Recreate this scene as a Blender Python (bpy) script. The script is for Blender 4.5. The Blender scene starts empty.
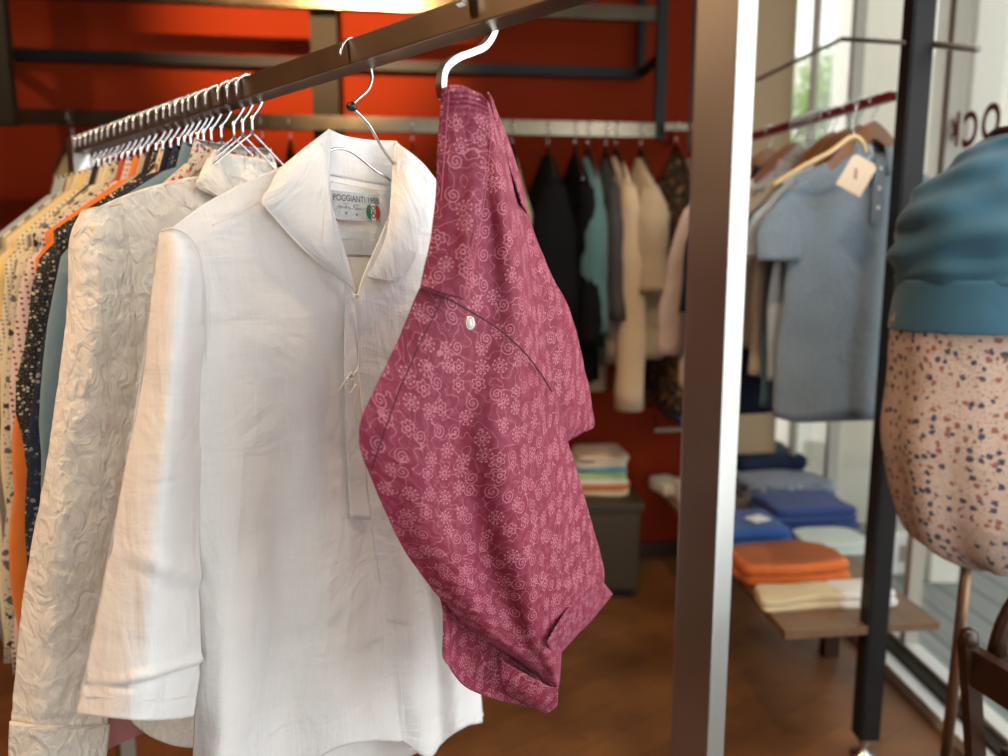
import bpy, math, random
from mathutils import Vector, Matrix, noise
random.seed(7)
SC = bpy.context.scene
COL = SC.collection
R = math.radians
V = Vector
# ------------------------------------------------------------------ camera model
FPX = 728.0
PITCH = R(8.0)
CH = 1.35
def ray(px, py):
    a = (px-504)/FPX; b = (378-py)/FPX
    return V((a, math.cos(PITCH)+b*math.sin(PITCH), -math.sin(PITCH)+b*math.cos(PITCH)))
EYE = V((0, 0, CH))
def atY(px, py, Y):
    r = ray(px, py); return EYE + r*(Y/r.y)
def atZ(px, py, z):
    r = ray(px, py); return EYE + r*((z-CH)/r.z)
def on_plane(px, py, P0, nrm, off=0.0):
    r = ray(px, py); k = ((P0-EYE).dot(nrm)+off)/r.dot(nrm)
    return EYE + r*k
# main garment rack line
RA = V((-0.0471, 0.825, 1.62)); RD = V((-0.7413559, 0.6711121, 0)).normalized()
RX = V((-RD.y*-1, RD.x*-1, 0)).normalized()      # across a hanging garment, to the right
def RT(t): return RA + RD*t
def G(px, py, t, o=0.0):                          # a point in the plane of the garment hung at t, o = out of that plane towards the viewer
    return on_plane(px, py, RT(t), RD, -o)
# back wall
W0 = V((0.908, 3.398, 0)); WD = V((0.9938, 0.1115, 0)).normalized(); WN = V((WD.y, -WD.x, 0))
def WP(px, py, off=0.0): return on_plane(px, py, W0, WN, off)
# ------------------------------------------------------------------ object helpers
def tag(o, label=None, cat=None, group=None, kind=None):
    if label: o['label'] = label
    if cat: o['category'] = cat
    if group: o['group'] = group
    if kind: o['kind'] = kind
    return o
def empty(name, loc, rz=0.0, label=None, cat=None, group=None):
    o = bpy.data.objects.new(name, None); COL.objects.link(o)
    o.empty_display_size = .05
    o.location = loc; o.rotation_euler = (0, 0, rz)
    return tag(o, label, cat, group)
class MB:
    """collects geometry for one mesh"""
    def __init__(s): s.v = []; s.f = []; s.uv = []; s.mi = []
    def add(s, vs, fs, uvs=None, m=0):
        b = len(s.v)
        s.v += [V(p) for p in vs]; s.f += [tuple(i+b for i in f) for f in fs]
        s.uv += (uvs if uvs else [(p[0], p[2]) for p in vs]); s.mi += [m]*len(fs)
        return s
    def box(s, c, size, rz=0.0, m=0, bev=0.0):
        hx, hy, hz = size[0]/2, size[1]/2, size[2]/2
        M = Matrix.Rotation(rz, 3, 'Z'); c = V(c)
        if bev <= 0:
            vs = [c + M @ V((x*hx, y*hy, z*hz)) for x in (-1, 1) for y in (-1, 1) for z in (-1, 1)]
            fs = [(0,1,3,2), (4,6,7,5), (0,4,5,1), (2,3,7,6), (0,2,6,4), (1,5,7,3)]
            return s.add(vs, fs, m=m)
        b = min(bev, hx*.9, hy*.9, hz*.9)
        import bmesh
        bm = bmesh.new(); bmesh.ops.create_cube(bm, size=1)
        for v in bm.verts: v.co = V((v.co.x*2*hx, v.co.y*2*hy, v.co.z*2*hz))
        bmesh.ops.bevel(bm, geom=bm.edges[:], offset=b, segments=2, affect='EDGES', profile=.7)
        bm.verts.index_update()
        vs = [c + M @ v.co for v in bm.verts]; fs = [[v.index for v in f.verts] for f in bm.faces]
        bm.free(); return s.add(vs, fs, m=m)
    def beam(s, a, b, w, h, up=V((0, 0, 1)), m=0):
        a = V(a); b = V(b); d = (b-a).normalized()
        side = d.cross(up)
        if side.length < 1e-4: side = V((1, 0, 0))
        side.normalize(); u = side.cross(d)
        vs = [p + side*(x*w/2) + u*(z*h/2) for p in (a, b) for x, z in ((-1,-1), (1,-1), (1,1), (-1,1))]
        return s.add(vs, [(3,2,1,0), (4,5,6,7), (0,1,5,4), (1,2,6,5), (2,3,7,6), (3,0,4,7)], m=m)
    def tube(s, pts, r, n=8, m=0, flat=1.0, closed_caps=True):
        pts = [V(p) for p in pts]
        rs = r if isinstance(r, (list, tuple)) else [r]*len(pts)
        vs = []; prev = None
        for i, p in enumerate(pts):
            d = (pts[min(i+1, len(pts)-1)] - pts[max(i-1, 0)]).normalized()
            if prev is None:
                a = d.orthogonal().normalized()
                ref = V((0, 0, 1)) if abs(d.z) < .9 else V((1, 0, 0))
                a = (ref - d*ref.dot(d)).normalized()
            else:
                a = (prev - d*prev.dot(d)).normalized()
            prev = a; b = d.cross(a)
            for k in range(n):
                t = 2*math.pi*k/n
                vs.append(p + a*(math.cos(t)*rs[i]) + b*(math.sin(t)*rs[i]*flat))
        fs = [(i*n+k, i*n+(k+1) % n, (i+1)*n+(k+1) % n, (i+1)*n+k) for i in range(len(pts)-1) for k in range(n)]
        if closed_caps:
            fs.append(tuple(range(n-1, -1, -1))); fs.append(tuple((len(pts)-1)*n+k for k in range(n)))
        return s.add(vs, fs, m=m)
    def lathe(s, c, prof, n=24, m=0, sx=1.0, sy=1.0):
        c = V(c); vs = []
        for r, z in prof:
            for k in range(n):
                t = 2*math.pi*k/n; vs.append(c + V((r*math.cos(t)*sx, r*math.sin(t)*sy, z)))
        fs = [(i*n+k, i*n+(k+1) % n, (i+1)*n+(k+1) % n, (i+1)*n+k) for i in range(len(prof)-1) for k in range(n)]
        fs.append(tuple(range(n-1, -1, -1))); fs.append(tuple((len(prof)-1)*n+k for k in range(n)))
        return s.add(vs, fs, m=m)
    def build(s, name, mats, parent=None, smooth=False, solid=0.0, world=False, sub=0, loc=None):
        me = bpy.data.meshes.new(name)
        vs = s.v
        if parent is not None and world:
            Mi = (Matrix.Translation(parent.location) @ Matrix.Rotation(parent.rotation_euler.z, 4, 'Z')).inverted()
            if parent.parent is not None:
                pp = parent.parent
                Mi = Matrix.Translation(-V(pp.location)) if pp.rotation_euler.z == 0 else (Matrix.Translation(pp.location) @ Matrix.Rotation(pp.rotation_euler.z, 4, 'Z')).inverted()
            vs = [Mi @ p for p in vs]
        org = None
        if parent is None and world:
            mn = V((min(p.x for p in vs), min(p.y for p in vs), min(p.z for p in vs)))
            mx = V((max(p.x for p in vs), max(p.y for p in vs), max(p.z for p in vs)))
            org = V(((mn.x+mx.x)/2, (mn.y+mx.y)/2, mn.z)); vs = [p-org for p in vs]
        me.from_pydata([tuple(p) for p in vs], [], s.f)
        if not isinstance(mats, (list, tuple)): mats = [mats]
        for m in mats: me.materials.append(m)
        ul = me.uv_layers.new(name='UVMap')
        for poly, mi in zip(me.polygons, s.mi):
            poly.material_index = mi; poly.use_smooth = smooth
            for li in poly.loop_indices:
                ul.data[li].uv = s.uv[me.loops[li].vertex_index]
        me.validate(); me.update()
        o = bpy.data.objects.new(name, me); COL.objects.link(o)
        if parent is not None: o.parent = parent
        if org is not None: o.location = org
        if solid:
            md = o.modifiers.new('thick', 'SOLIDIFY'); md.thickness = solid; md.offset = 0
        if sub:
            md = o.modifiers.new('sub', 'SUBSURF'); md.levels = sub; md.render_levels = sub
        return o
def copy_tree(o, parent=None):
    c = o.copy(); COL.objects.link(c); c.parent = parent
    for ch in [x for x in bpy.data.objects if x.parent == o and x != c]:
        copy_tree(ch, c)
    return c
def cr(p0, p1, p2, p3, t):
    return (p1*2 + (p2-p0)*t + (p0*2-p1*5+p2*4-p3)*t*t + (p1*3-p0-p2*3+p3)*t*t*t)*.5
def crv(pts, t):
    n = len(pts)-1; x = min(max(t, 0), 1)*n; i = min(int(x), n-1); f = x-i
    g = lambda k: pts[k] if 0 <= k <= n else (pts[0]*2-pts[1] if k < 0 else pts[n]*2-pts[n-1])
    return cr(g(i-1), g(i), g(i+1), g(i+2), f)
def crf(vals, t):
    return crv([V((v, 0, 0)) for v in vals], t).x
def spline(pts, n):
    pts = [V(p) for p in pts]; return [crv(pts, i/(n-1)) for i in range(n)]
def patch(rows, nu, nv, disp=None, nrm=None):
    """smooth sheet through a net of control points; disp(u, v, p) moves it along nrm; uv in metres"""
    mb = MB(); cols = [[V(p) for p in r] for r in rows]
    lines = [[crv(r, i/(nu-1)) for i in range(nu)] for r in cols]
    vs = []; uvs = []; crow = []; lastp = None
    ex = RX if nrm is None else V((-nrm.y, nrm.x, 0)).normalized()
    nn = -RD if nrm is None else nrm
    for j in range(nv):
        v = j/(nv-1); prow = crow; crow = []
        for i in range(nu):
            p = crv([l[i] for l in lines], v)
            if j == 0: uvs.append((p.dot(ex), p.z))
            else:
                up_ = uvs[(j-1)*nu+i][1] - (p-prow[i]).length
                uvs.append((p.dot(ex) if i == 0 else uvs[-1][0]+(p-lastp).length, up_))
            lastp = p; crow.append(p)
            if disp: p = p + nn*disp(i/(nu-1), v, p)
            vs.append(p)
    fs = [(j*nu+i, (j+1)*nu+i, (j+1)*nu+i+1, j*nu+i+1) for j in range(nv-1) for i in range(nu-1)]
    mb.add(vs, fs, uvs); return mb
def nz(p, s, seed=0.0): return noise.noise(V((p.x*s+seed, p.y*s-seed*.7, p.z*s+seed*1.3)))
# ------------------------------------------------------------------ materials
def newmat(name):
    m = bpy.data.materials.new(name); m.use_nodes = True
    nt = m.node_tree; b = nt.nodes['Principled BSDF']; return m, nt, b
class N:
    def __init__(s, nt): s.nt = nt
    def __call__(s, typ, **kw):
        n = s.nt.nodes.new(typ)
        for k, v in kw.items():
            if k.startswith('i_'): n.inputs[k[2:].replace('_', ' ')].default_value = v
            elif k.startswith('n_'): n.inputs[int(k[2:])].default_value = v
            else: setattr(n, k, v)
        return n
    def L(s, a, b): s.nt.links.new(a, b)
    def math(s, op, a, b=None, c=None, clamp=False):
        n = s.nt.nodes.new('ShaderNodeMath'); n.operation = op; n.use_clamp = clamp
        for i, x in enumerate((a, b, c)):
            if x is None: continue
            if isinstance(x, (int, float)): n.inputs[i].default_value = x
            else: s.L(x, n.inputs[i])
        return n.outputs[0]
    def mix(s, f, a, b):
        n = s.nt.nodes.new('ShaderNodeMix'); n.data_type = 'RGBA'
        for i, x in ((0, f), (6, a), (7, b)):
            if isinstance(x, (int, float)): n.inputs[i].default_value = x
            elif isinstance(x, (tuple, list)): n.inputs[i].default_value = (*x[:3], 1)
            else: s.L(x, n.inputs[i])
        return n.outputs[2]
    def ramp(s, fac, stops):
        n = s.nt.nodes.new('ShaderNodeValToRGB'); e = n.color_ramp.elements
        while len(e) < len(stops): e.new(.5)
        for el, (p, c) in zip(e, stops): el.position = p; el.color = (*c[:3], 1)
        s.L(fac, n.inputs[0]); return n.outputs[0]
def bump(g, b, h, strength=.3, dist=.002, prev=None):
    n = g('ShaderNodeBump', i_Strength=strength, i_Distance=dist); g.L(h, n.inputs['Height'])
    if prev is not None: g.L(prev, n.inputs['Normal'])
    if b is not None: g.L(n.outputs[0], b.inputs['Normal'])
    return n.outputs[0]
def coords(g, kind='UV', scale=(1, 1, 1), rot=(0, 0, 0)):
    tc = g('ShaderNodeTexCoord'); mp = g('ShaderNodeMapping')
    mp.inputs['Scale'].default_value = scale; mp.inputs['Rotation'].default_value = rot
    g.L(tc.outputs[kind], mp.inputs[0]); return mp.outputs[0]
def simple(name, col, rough=.5, metal=0.0, nscale=0, nstr=.2, var=0.0, spec=.5, kind='Object'):
    m, nt, b = newmat(name); g = N(nt)
    b.inputs['Base Color'].default_value = (*col, 1); b.inputs['Roughness'].default_value = rough
    b.inputs['Metallic'].default_value = metal; b.inputs['Specular IOR Level'].default_value = spec
    tx = g('ShaderNodeTexNoise', i_Scale=nscale or 20, i_Detail=4)
    g.L(coords(g, kind), tx.inputs['Vector'])
    if var: g.L(g.mix(g.math('MULTIPLY', tx.outputs[0], 1.0), tuple(c*(1-var) for c in col), tuple(min(1, c*(1+var)) for c in col)), b.inputs['Base Color'])
    if nscale: bump(g, b, tx.outputs[0], nstr, .002)
    return m
def cloth(name, col, pattern=None, c2=None, c3=None, sc=1.0, rough=.85, transl=.15, weave=900, wrinkle=.35, wscale=9, kind='UV', sheen=.15):
    m, nt, b = newmat(name); g = N(nt); uv = coords(g, kind)
    b.inputs['Roughness'].default_value = rough; b.inputs['Specular IOR Level'].default_value = .2
    b.inputs['Sheen Weight'].default_value = sheen if max(col) > .1 else 0
    b.inputs['Specular IOR Level'].default_value = .2 if max(col) > .1 else .06
    colout = None
    if pattern == 'stripe':
        sx = g('ShaderNodeSeparateXYZ'); g.L(uv, sx.inputs[0])
        st = g.math('GREATER_THAN', g.math('SINE', g.math('MULTIPLY', sx.outputs[0], 260*sc)), .1); colout = g.mix(st, col, c2)
    elif pattern == 'hstripe':
        sx = g('ShaderNodeSeparateXYZ'); g.L(uv, sx.inputs[0])
        st = g.math('GREATER_THAN', g.math('SINE', g.math('MULTIPLY', sx.outputs[1], 160*sc)), .2); colout = g.mix(st, col, c2)
    elif pattern == 'dots':
        vo = g('ShaderNodeTexVoronoi', i_Scale=90*sc, i_Randomness=.15); g.L(uv, vo.inputs['Vector'])
        colout = g.mix(g.math('LESS_THAN', vo.outputs['Distance'], .24), col, c2)
    elif pattern == 'floral':
        vo = g('ShaderNodeTexVoronoi', i_Scale=38*sc, i_Randomness=1.0)
        no = g('ShaderNodeTexNoise', i_Scale=60*sc, i_Detail=3); g.L(uv, no.inputs['Vector'])
        mx = g('ShaderNodeVectorMath', operation='SCALE'); g.L(no.outputs['Color'], mx.inputs[0]); mx.inputs['Scale'].default_value = .02/sc
        ad = g('ShaderNodeVectorMath', operation='ADD'); g.L(uv, ad.inputs[0]); g.L(mx.outputs[0], ad.inputs[1])
        g.L(ad.outputs[0], vo.inputs['Vector'])
        f1 = g.math('LESS_THAN', vo.outputs['Distance'], .38)
        hs = g('ShaderNodeSeparateColor'); g.L(vo.outputs['Color'], hs.inputs[0])
        pick = g.math('GREATER_THAN', hs.outputs[0], .55)
        cc = g.mix(pick, c2, c3 or c2); colout = g.mix(g.math('MULTIPLY', f1, g.math('GREATER_THAN', hs.outputs[1], .25)), col, cc)
        n2 = g('ShaderNodeTexNoise', i_Scale=130*sc, i_Detail=2); g.L(uv, n2.inputs['Vector'])
        colout = g.mix(g.math('GREATER_THAN', n2.outputs[0], .62), colout, c3 or c2)
    elif pattern == 'melange':
        no = g('ShaderNodeTexNoise', i_Scale=160*sc, i_Detail=5); g.L(uv, no.inputs['Vector'])
        colout = g.mix(g.math('MULTIPLY_ADD', no.outputs[0], 3, -1, clamp=True), col, c2)
    if colout is None:
        no = g('ShaderNodeTexNoise', i_Scale=30, i_Detail=6); g.L(uv, no.inputs['Vector'])
        colout = g.mix(no.outputs[0], tuple(x*.93 for x in col), tuple(min(1, x*1.05) for x in col))
    g.L(colout, b.inputs['Base Color'])
    nr = None
    if wrinkle:
        w = g('ShaderNodeTexNoise', i_Scale=wscale, i_Detail=5, i_Distortion=1.2); g.L(uv, w.inputs['Vector'])
        nr = bump(g, b, w.outputs[0], wrinkle, .02)
    if weave:
        sx = g('ShaderNodeSeparateXYZ'); g.L(uv, sx.inputs[0])
        a = g.math('SINE', g.math('MULTIPLY', sx.outputs[0], weave*4)); c = g.math('SINE', g.math('MULTIPLY', sx.outputs[1], weave*4))
        bump(g, b, g.math('ADD', a, c), .06, .0004, nr)
    if transl:
        tr = g('ShaderNodeBsdfTranslucent'); g.L(colout, tr.inputs[0])
        ms = g('ShaderNodeMixShader'); ms.inputs[0].default_value = transl
        g.L(b.outputs[0], ms.inputs[1]); g.L(tr.outputs[0], ms.inputs[2])
        g.L(ms.outputs[0], nt.nodes['Material Output'].inputs[0])
    return m
def emit(name, col, s):
    m, nt, b = newmat(name); b.inputs['Base Color'].default_value = (*col, 1)
    b.inputs['Emission Color'].default_value = (*col, 1); b.inputs['Emission Strength'].default_value = s; return m
def brushed(name, col, rough=.3, axis=2, var=.06):
    m, nt, b = newmat(name); g = N(nt)
    sc = [220, 220, 220]; sc[axis] = 3
    tx = g('ShaderNodeTexNoise', i_Scale=4.0, i_Detail=4); g.L(coords(g, 'Object', sc), tx.inputs['Vector'])
    sm = g('ShaderNodeTexNoise', i_Scale=9.0, i_Detail=5); g.L(coords(g, 'Object', (1, 1, 1)), sm.inputs['Vector'])
    g.L(g.mix(tx.outputs[0], tuple(c*(1-var) for c in col), tuple(min(1, c*(1+var)) for c in col)), b.inputs['Base Color'])
    b.inputs['Metallic'].default_value = 1
    g.L(g.math('ADD', g.math('MULTIPLY_ADD', sm.outputs[0], .16, rough-.1), g.math('MULTIPLY', tx.outputs[0], .06)), b.inputs['Roughness'])
    bump(g, b, tx.outputs[0], .12, .0004); return m
M = {}
M['steel'] = brushed('brushed_steel', (.42, .40, .37), .36)
M['steel_rail'] = brushed('brushed_steel_rail', (.27, .215, .155), .36, axis=0)
M['chrome'] = simple('polished_chrome', (.62, .62, .62), .22, 1.0)
M['wire'] = simple('hanger_wire', (.6, .6, .61), .2, 1.0)
M['black_steel'] = simple('black_painted_steel', (.016, .016, .017), .5, 0, 60, .15, 0, .2)
M['dark_steel'] = simple('dark_oiled_steel', (.02, .014, .007), .6, 0, 60, .15, 0, .2)
M['silver_rail'] = brushed('silver_wall_rail', (.155, .128, .09), .22, axis=0)
M['black_plastic'] = simple('black_plastic', (.012, .012, .014), .3)
M['white_plastic'] = simple('white_plastic', (.75, .75, .73), .35)
M['grey_paint'] = simple('grey_painted_rod', (.22, .22, .21), .4)
M['red_paint'] = simple('red_painted_rail', (.16, .015, .02), .35)
M['wood_hanger'] = simple('varnished_hanger_wood', (.20, .075, .022), .3, 0, 0, 0, .3)
M['pale_wood'] = simple('pale_hanger_wood', (.62, .45, .22), .4)
M['yellow_hanger'] = simple('honey_hanger_wood', (.75, .38, .05), .35)
M['dark_wood'] = simple('dark_stained_wood', (.035, .014, .007), .28, 0, 40, .1, .4)
M['pole_metal'] = simple('bronze_pole', (.22, .13, .08), .35, .8)
M['label_cream'] = simple('tag_card', (.72, .58, .42), .7)
M['white_card'] = simple('white_card', (.85, .85, .85), .6)
# red plaster wall
def m_wall(name, c, rough=.75):
    m, nt, b = newmat(name); g = N(nt)
    o = coords(g, 'Object'); n1 = g('ShaderNodeTexNoise', i_Scale=2.2, i_Detail=5); g.L(o, n1.inputs['Vector'])
    n2 = g('ShaderNodeTexNoise', i_Scale=90, i_Detail=3); g.L(o, n2.inputs['Vector'])
    g.L(g.mix(n1.outputs[0], tuple(x*.86 for x in c), tuple(min(1, x*1.12) for x in c)), b.inputs['Base Color'])
    b.inputs['Roughness'].default_value = rough; b.inputs['Specular IOR Level'].default_value = .12; bump(g, b, n2.outputs[0], .15, .003); return m
M['red_wall'] = m_wall('red_orange_wall_paint', (.20, .0195, .0028), .85)
M['beige_wall'] = m_wall('beige_pillar_paint', (.52, .38, .24))
M['ceiling'] = m_wall('ceiling_paint', (.30, .24, .18))
M['cream_wall'] = m_wall('cream_wall_paint', (.5, .42, .33))
M['outside_white'] = m_wall('outside_white_render', (.84, .83, .78))
M['outside_grey'] = m_wall('outside_pale_grey', (.76, .74, .68))
# wood floor
def m_floor():
    m, nt, b = newmat('brown_wood_floor'); g = N(nt)
    o = coords(g, 'Object', (1, 1, 1), (0, 0, R(-35)))
    br = g('ShaderNodeTexBrick', offset=.5); g.L(o, br.inputs['Vector'])
    br.inputs['Scale'].default_value = 1; br.inputs['Brick Width'].default_value = 1.1; br.inputs['Row Height'].default_value = .12
    br.inputs['Mortar Size'].default_value = .0016; br.inputs['Mortar'].default_value = (.02, .008, .003, 1)
    br.inputs['Color1'].default_value = (.24, .095, .03, 1); br.inputs['Color2'].default_value = (.13, .046, .014, 1)
    n1 = g('ShaderNodeTexNoise', i_Scale=6, i_Detail=7, i_Distortion=.8); g.L(coords(g, 'Object', (1, 7, 1), (0, 0, R(-35))), n1.inputs['Vector'])
    n2 = g('ShaderNodeTexNoise', i_Scale=3.2, i_Detail=4); g.L(o, n2.inputs['Vector'])
    c = g.mix(g.math('MULTIPLY', n1.outputs[0], .8), br.outputs[0], (.30, .125, .04))
    c = g.mix(g.math('MULTIPLY_ADD', n2.outputs[0], 2.2, -.75, clamp=True), c, (.055, .018, .008))
    g.L(c, b.inputs['Base Color']); b.inputs['Roughness'].default_value = .38
    bump(g, b, n1.outputs[0], .12, .003); return m
M['floor'] = m_floor()
def m_deck():
    m, nt, b = newmat('grey_deck_boards'); g = N(nt); o = coords(g, 'Object')
    sx = g('ShaderNodeSeparateXYZ'); g.L(o, sx.inputs[0])
    fr = g.math('FRACT', g.math('MULTIPLY', sx.outputs[0], 7.2))
    gap = g.math('LESS_THAN', fr, .09)
    n1 = g('ShaderNodeTexNoise', i_Scale=5, i_Detail=5); g.L(coords(g, 'Object', (6, .6, 1)), n1.inputs['Vector'])
    c = g.mix(n1.outputs[0], (.13, .145, .15), (.25, .27, .27)); g.L(g.mix(gap, c, (.06, .065, .065)), b.inputs['Base Color'])
    b.inputs['Roughness'].default_value = .7; return m
M['deck'] = m_deck()
def m_glass():
    m, nt, b = newmat('window_glass'); g = N(nt)
    tr = g('ShaderNodeBsdfTransparent'); tr.inputs[0].default_value = (.96, .98, .97, 1)
    gl = g('ShaderNodeBsdfGlossy', i_Roughness=.02); ms = g('ShaderNodeMixShader'); fr = g('ShaderNodeLayerWeight'); fa = g.math('MULTIPLY_ADD', g.math('POWER', fr.outputs['Facing'], 4), .5, .04, clamp=True)
    g.L(fa, ms.inputs[0]); g.L(tr.outputs[0], ms.inputs[1]); g.L(gl.outputs[0], ms.inputs[2])
    g.L(ms.outputs[0], nt.nodes['Material Output'].inputs[0]); return m
M['glass'] = m_glass()
def m_leaf(name, a, c):
    m, nt, b = newmat(name); g = N(nt); o = coords(g, 'Object')
    n1 = g('ShaderNodeTexNoise', i_Scale=14, i_Detail=4); g.L(o, n1.inputs['Vector'])
    g.L(g.mix(n1.outputs[0], a, c), b.inputs['Base Color']); b.inputs['Roughness'].default_value = .6
    tr = g('ShaderNodeBsdfTranslucent'); tr.inputs[0].default_value = (*c, 1)
    ms = g('ShaderNodeMixShader'); ms.inputs[0].default_value = .35
    g.L(b.outputs[0], ms.inputs[1]); g.L(tr.outputs[0], ms.inputs[2]); g.L(ms.outputs[0], nt.nodes['Material Output'].inputs[0]); return m
M['leaf'] = m_leaf('green_leaves', (.12, .26, .05), (.42, .6, .16))
# white linen of the hero shirt
def m_linen():
    m, nt, b = newmat('white_linen'); g = N(nt); uv = coords(g, 'UV')
    wx = g('ShaderNodeTexNoise', i_Scale=1, i_Detail=3); g.L(coords(g, 'UV', (420, 16, 1)), wx.inputs['Vector'])
    wy = g('ShaderNodeTexNoise', i_Scale=1, i_Detail=3); g.L(coords(g, 'UV', (16, 420, 1)), wy.inputs['Vector'])
    th = g.math('MULTIPLY', g.math('ADD', wx.outputs[0], wy.outputs[0]), .5)
    c = g.mix(g.math('MULTIPLY_ADD', th, 2.4, -.7, clamp=True), (.80, .80, .81), (.87, .868, .865)); g.L(c, b.inputs['Base Color'])
    b.inputs['Roughness'].default_value = .9; b.inputs['Specular IOR Level'].default_value = .15; b.inputs['Sheen Weight'].default_value = .2
    w = g('ShaderNodeTexNoise', i_Scale=11, i_Detail=6, i_Distortion=.9); g.L(uv, w.inputs['Vector'])
    w2 = g('ShaderNodeTexNoise', i_Scale=1, i_Detail=5, i_Distortion=.6); g.L(coords(g, 'UV', (38, 9, 1), (0, 0, R(28))), w2.inputs['Vector'])
    w3 = g('ShaderNodeTexNoise', i_Scale=1, i_Detail=4, i_Distortion=.6); g.L(coords(g, 'UV', (8, 34, 1), (0, 0, R(12))), w3.inputs['Vector'])
    nr = bump(g, None, w.outputs[0], .45, .014)
    nr = bump(g, None, w2.outputs[0], .5, .010, nr); nr = bump(g, None, w3.outputs[0], .42, .008, nr)
    bump(g, b, th, .15, .0006, nr)
    tr = g('ShaderNodeBsdfTranslucent'); tr.inputs[0].default_value = (.85, .80, .72, 1)
    ms = g('ShaderNodeMixShader'); ms.inputs[0].default_value = .22
    g.L(b.outputs[0], ms.inputs[1]); g.L(tr.outputs[0], ms.inputs[2]); g.L(ms.outputs[0], nt.nodes['Material Output'].inputs[0]); return m
M['linen'] = m_linen()
M['linen_thread'] = simple('white_cotton_cord', (.80, .77, .70), .8)
def m_embroidered():
    m, nt, b = newmat('white_embroidered_cotton_lamp_tint'); g = N(nt); uv = coords(g, 'UV')
    no = g('ShaderNodeTexNoise', i_Scale=16, i_Detail=2); g.L(uv, no.inputs['Vector'])
    sc = g('ShaderNodeVectorMath', operation='SCALE'); g.L(no.outputs['Color'], sc.inputs[0]); sc.inputs['Scale'].default_value = .055
    ad = g('ShaderNodeVectorMath', operation='ADD'); g.L(uv, ad.inputs[0]); g.L(sc.outputs[0], ad.inputs[1])
    vo = g('ShaderNodeTexVoronoi', i_Scale=30, i_Randomness=1.0); g.L(ad.outputs[0], vo.inputs['Vector'])
    rings = g.math('POWER', g.math('ABSOLUTE', g.math('SINE', g.math('MULTIPLY', vo.outputs['Distance'], 10))), 9)
    mk = g('ShaderNodeTexNoise', i_Scale=7, i_Detail=2); g.L(uv, mk.inputs['Vector'])
    msk = g.math('MULTIPLY_ADD', mk.outputs[0], 5, -2.1, clamp=True)
    h = g.math('MULTIPLY', rings, msk)
    g.L(g.mix(h, (.78, .745, .69), (.90, .87, .81)), b.inputs['Base Color'])  # white cotton coloured ivory: warmth of the lamp light put into the colour
    b.inputs['Roughness'].default_value = .75; b.inputs['Specular IOR Level'].default_value = .2
    w = g('ShaderNodeTexNoise', i_Scale=1, i_Detail=7, i_Distortion=1.6); g.L(coords(g, 'UV', (52, 30, 1), (0, 0, R(25))), w.inputs['Vector'])
    fine = g('ShaderNodeTexNoise', i_Scale=150, i_Detail=3); g.L(uv, fine.inputs['Vector'])
    nr = bump(g, None, w.outputs[0], 1.0, .007); nr = bump(g, None, g.math('MULTIPLY', fine.outputs[0], msk), .35, .002, nr)
    bump(g, b, h, .35, .0016, nr)
    tr = g('ShaderNodeBsdfTranslucent'); tr.inputs[0].default_value = (.88, .76, .56, 1)  # same warm lamplight tint in the translucent part
    ms = g('ShaderNodeMixShader'); ms.inputs[0].default_value = .18
    g.L(b.outputs[0], ms.inputs[1]); g.L(tr.outputs[0], ms.inputs[2]); g.L(ms.outputs[0], nt.nodes['Material Output'].inputs[0]); return m
M['embroid'] = m_embroidered()
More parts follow.
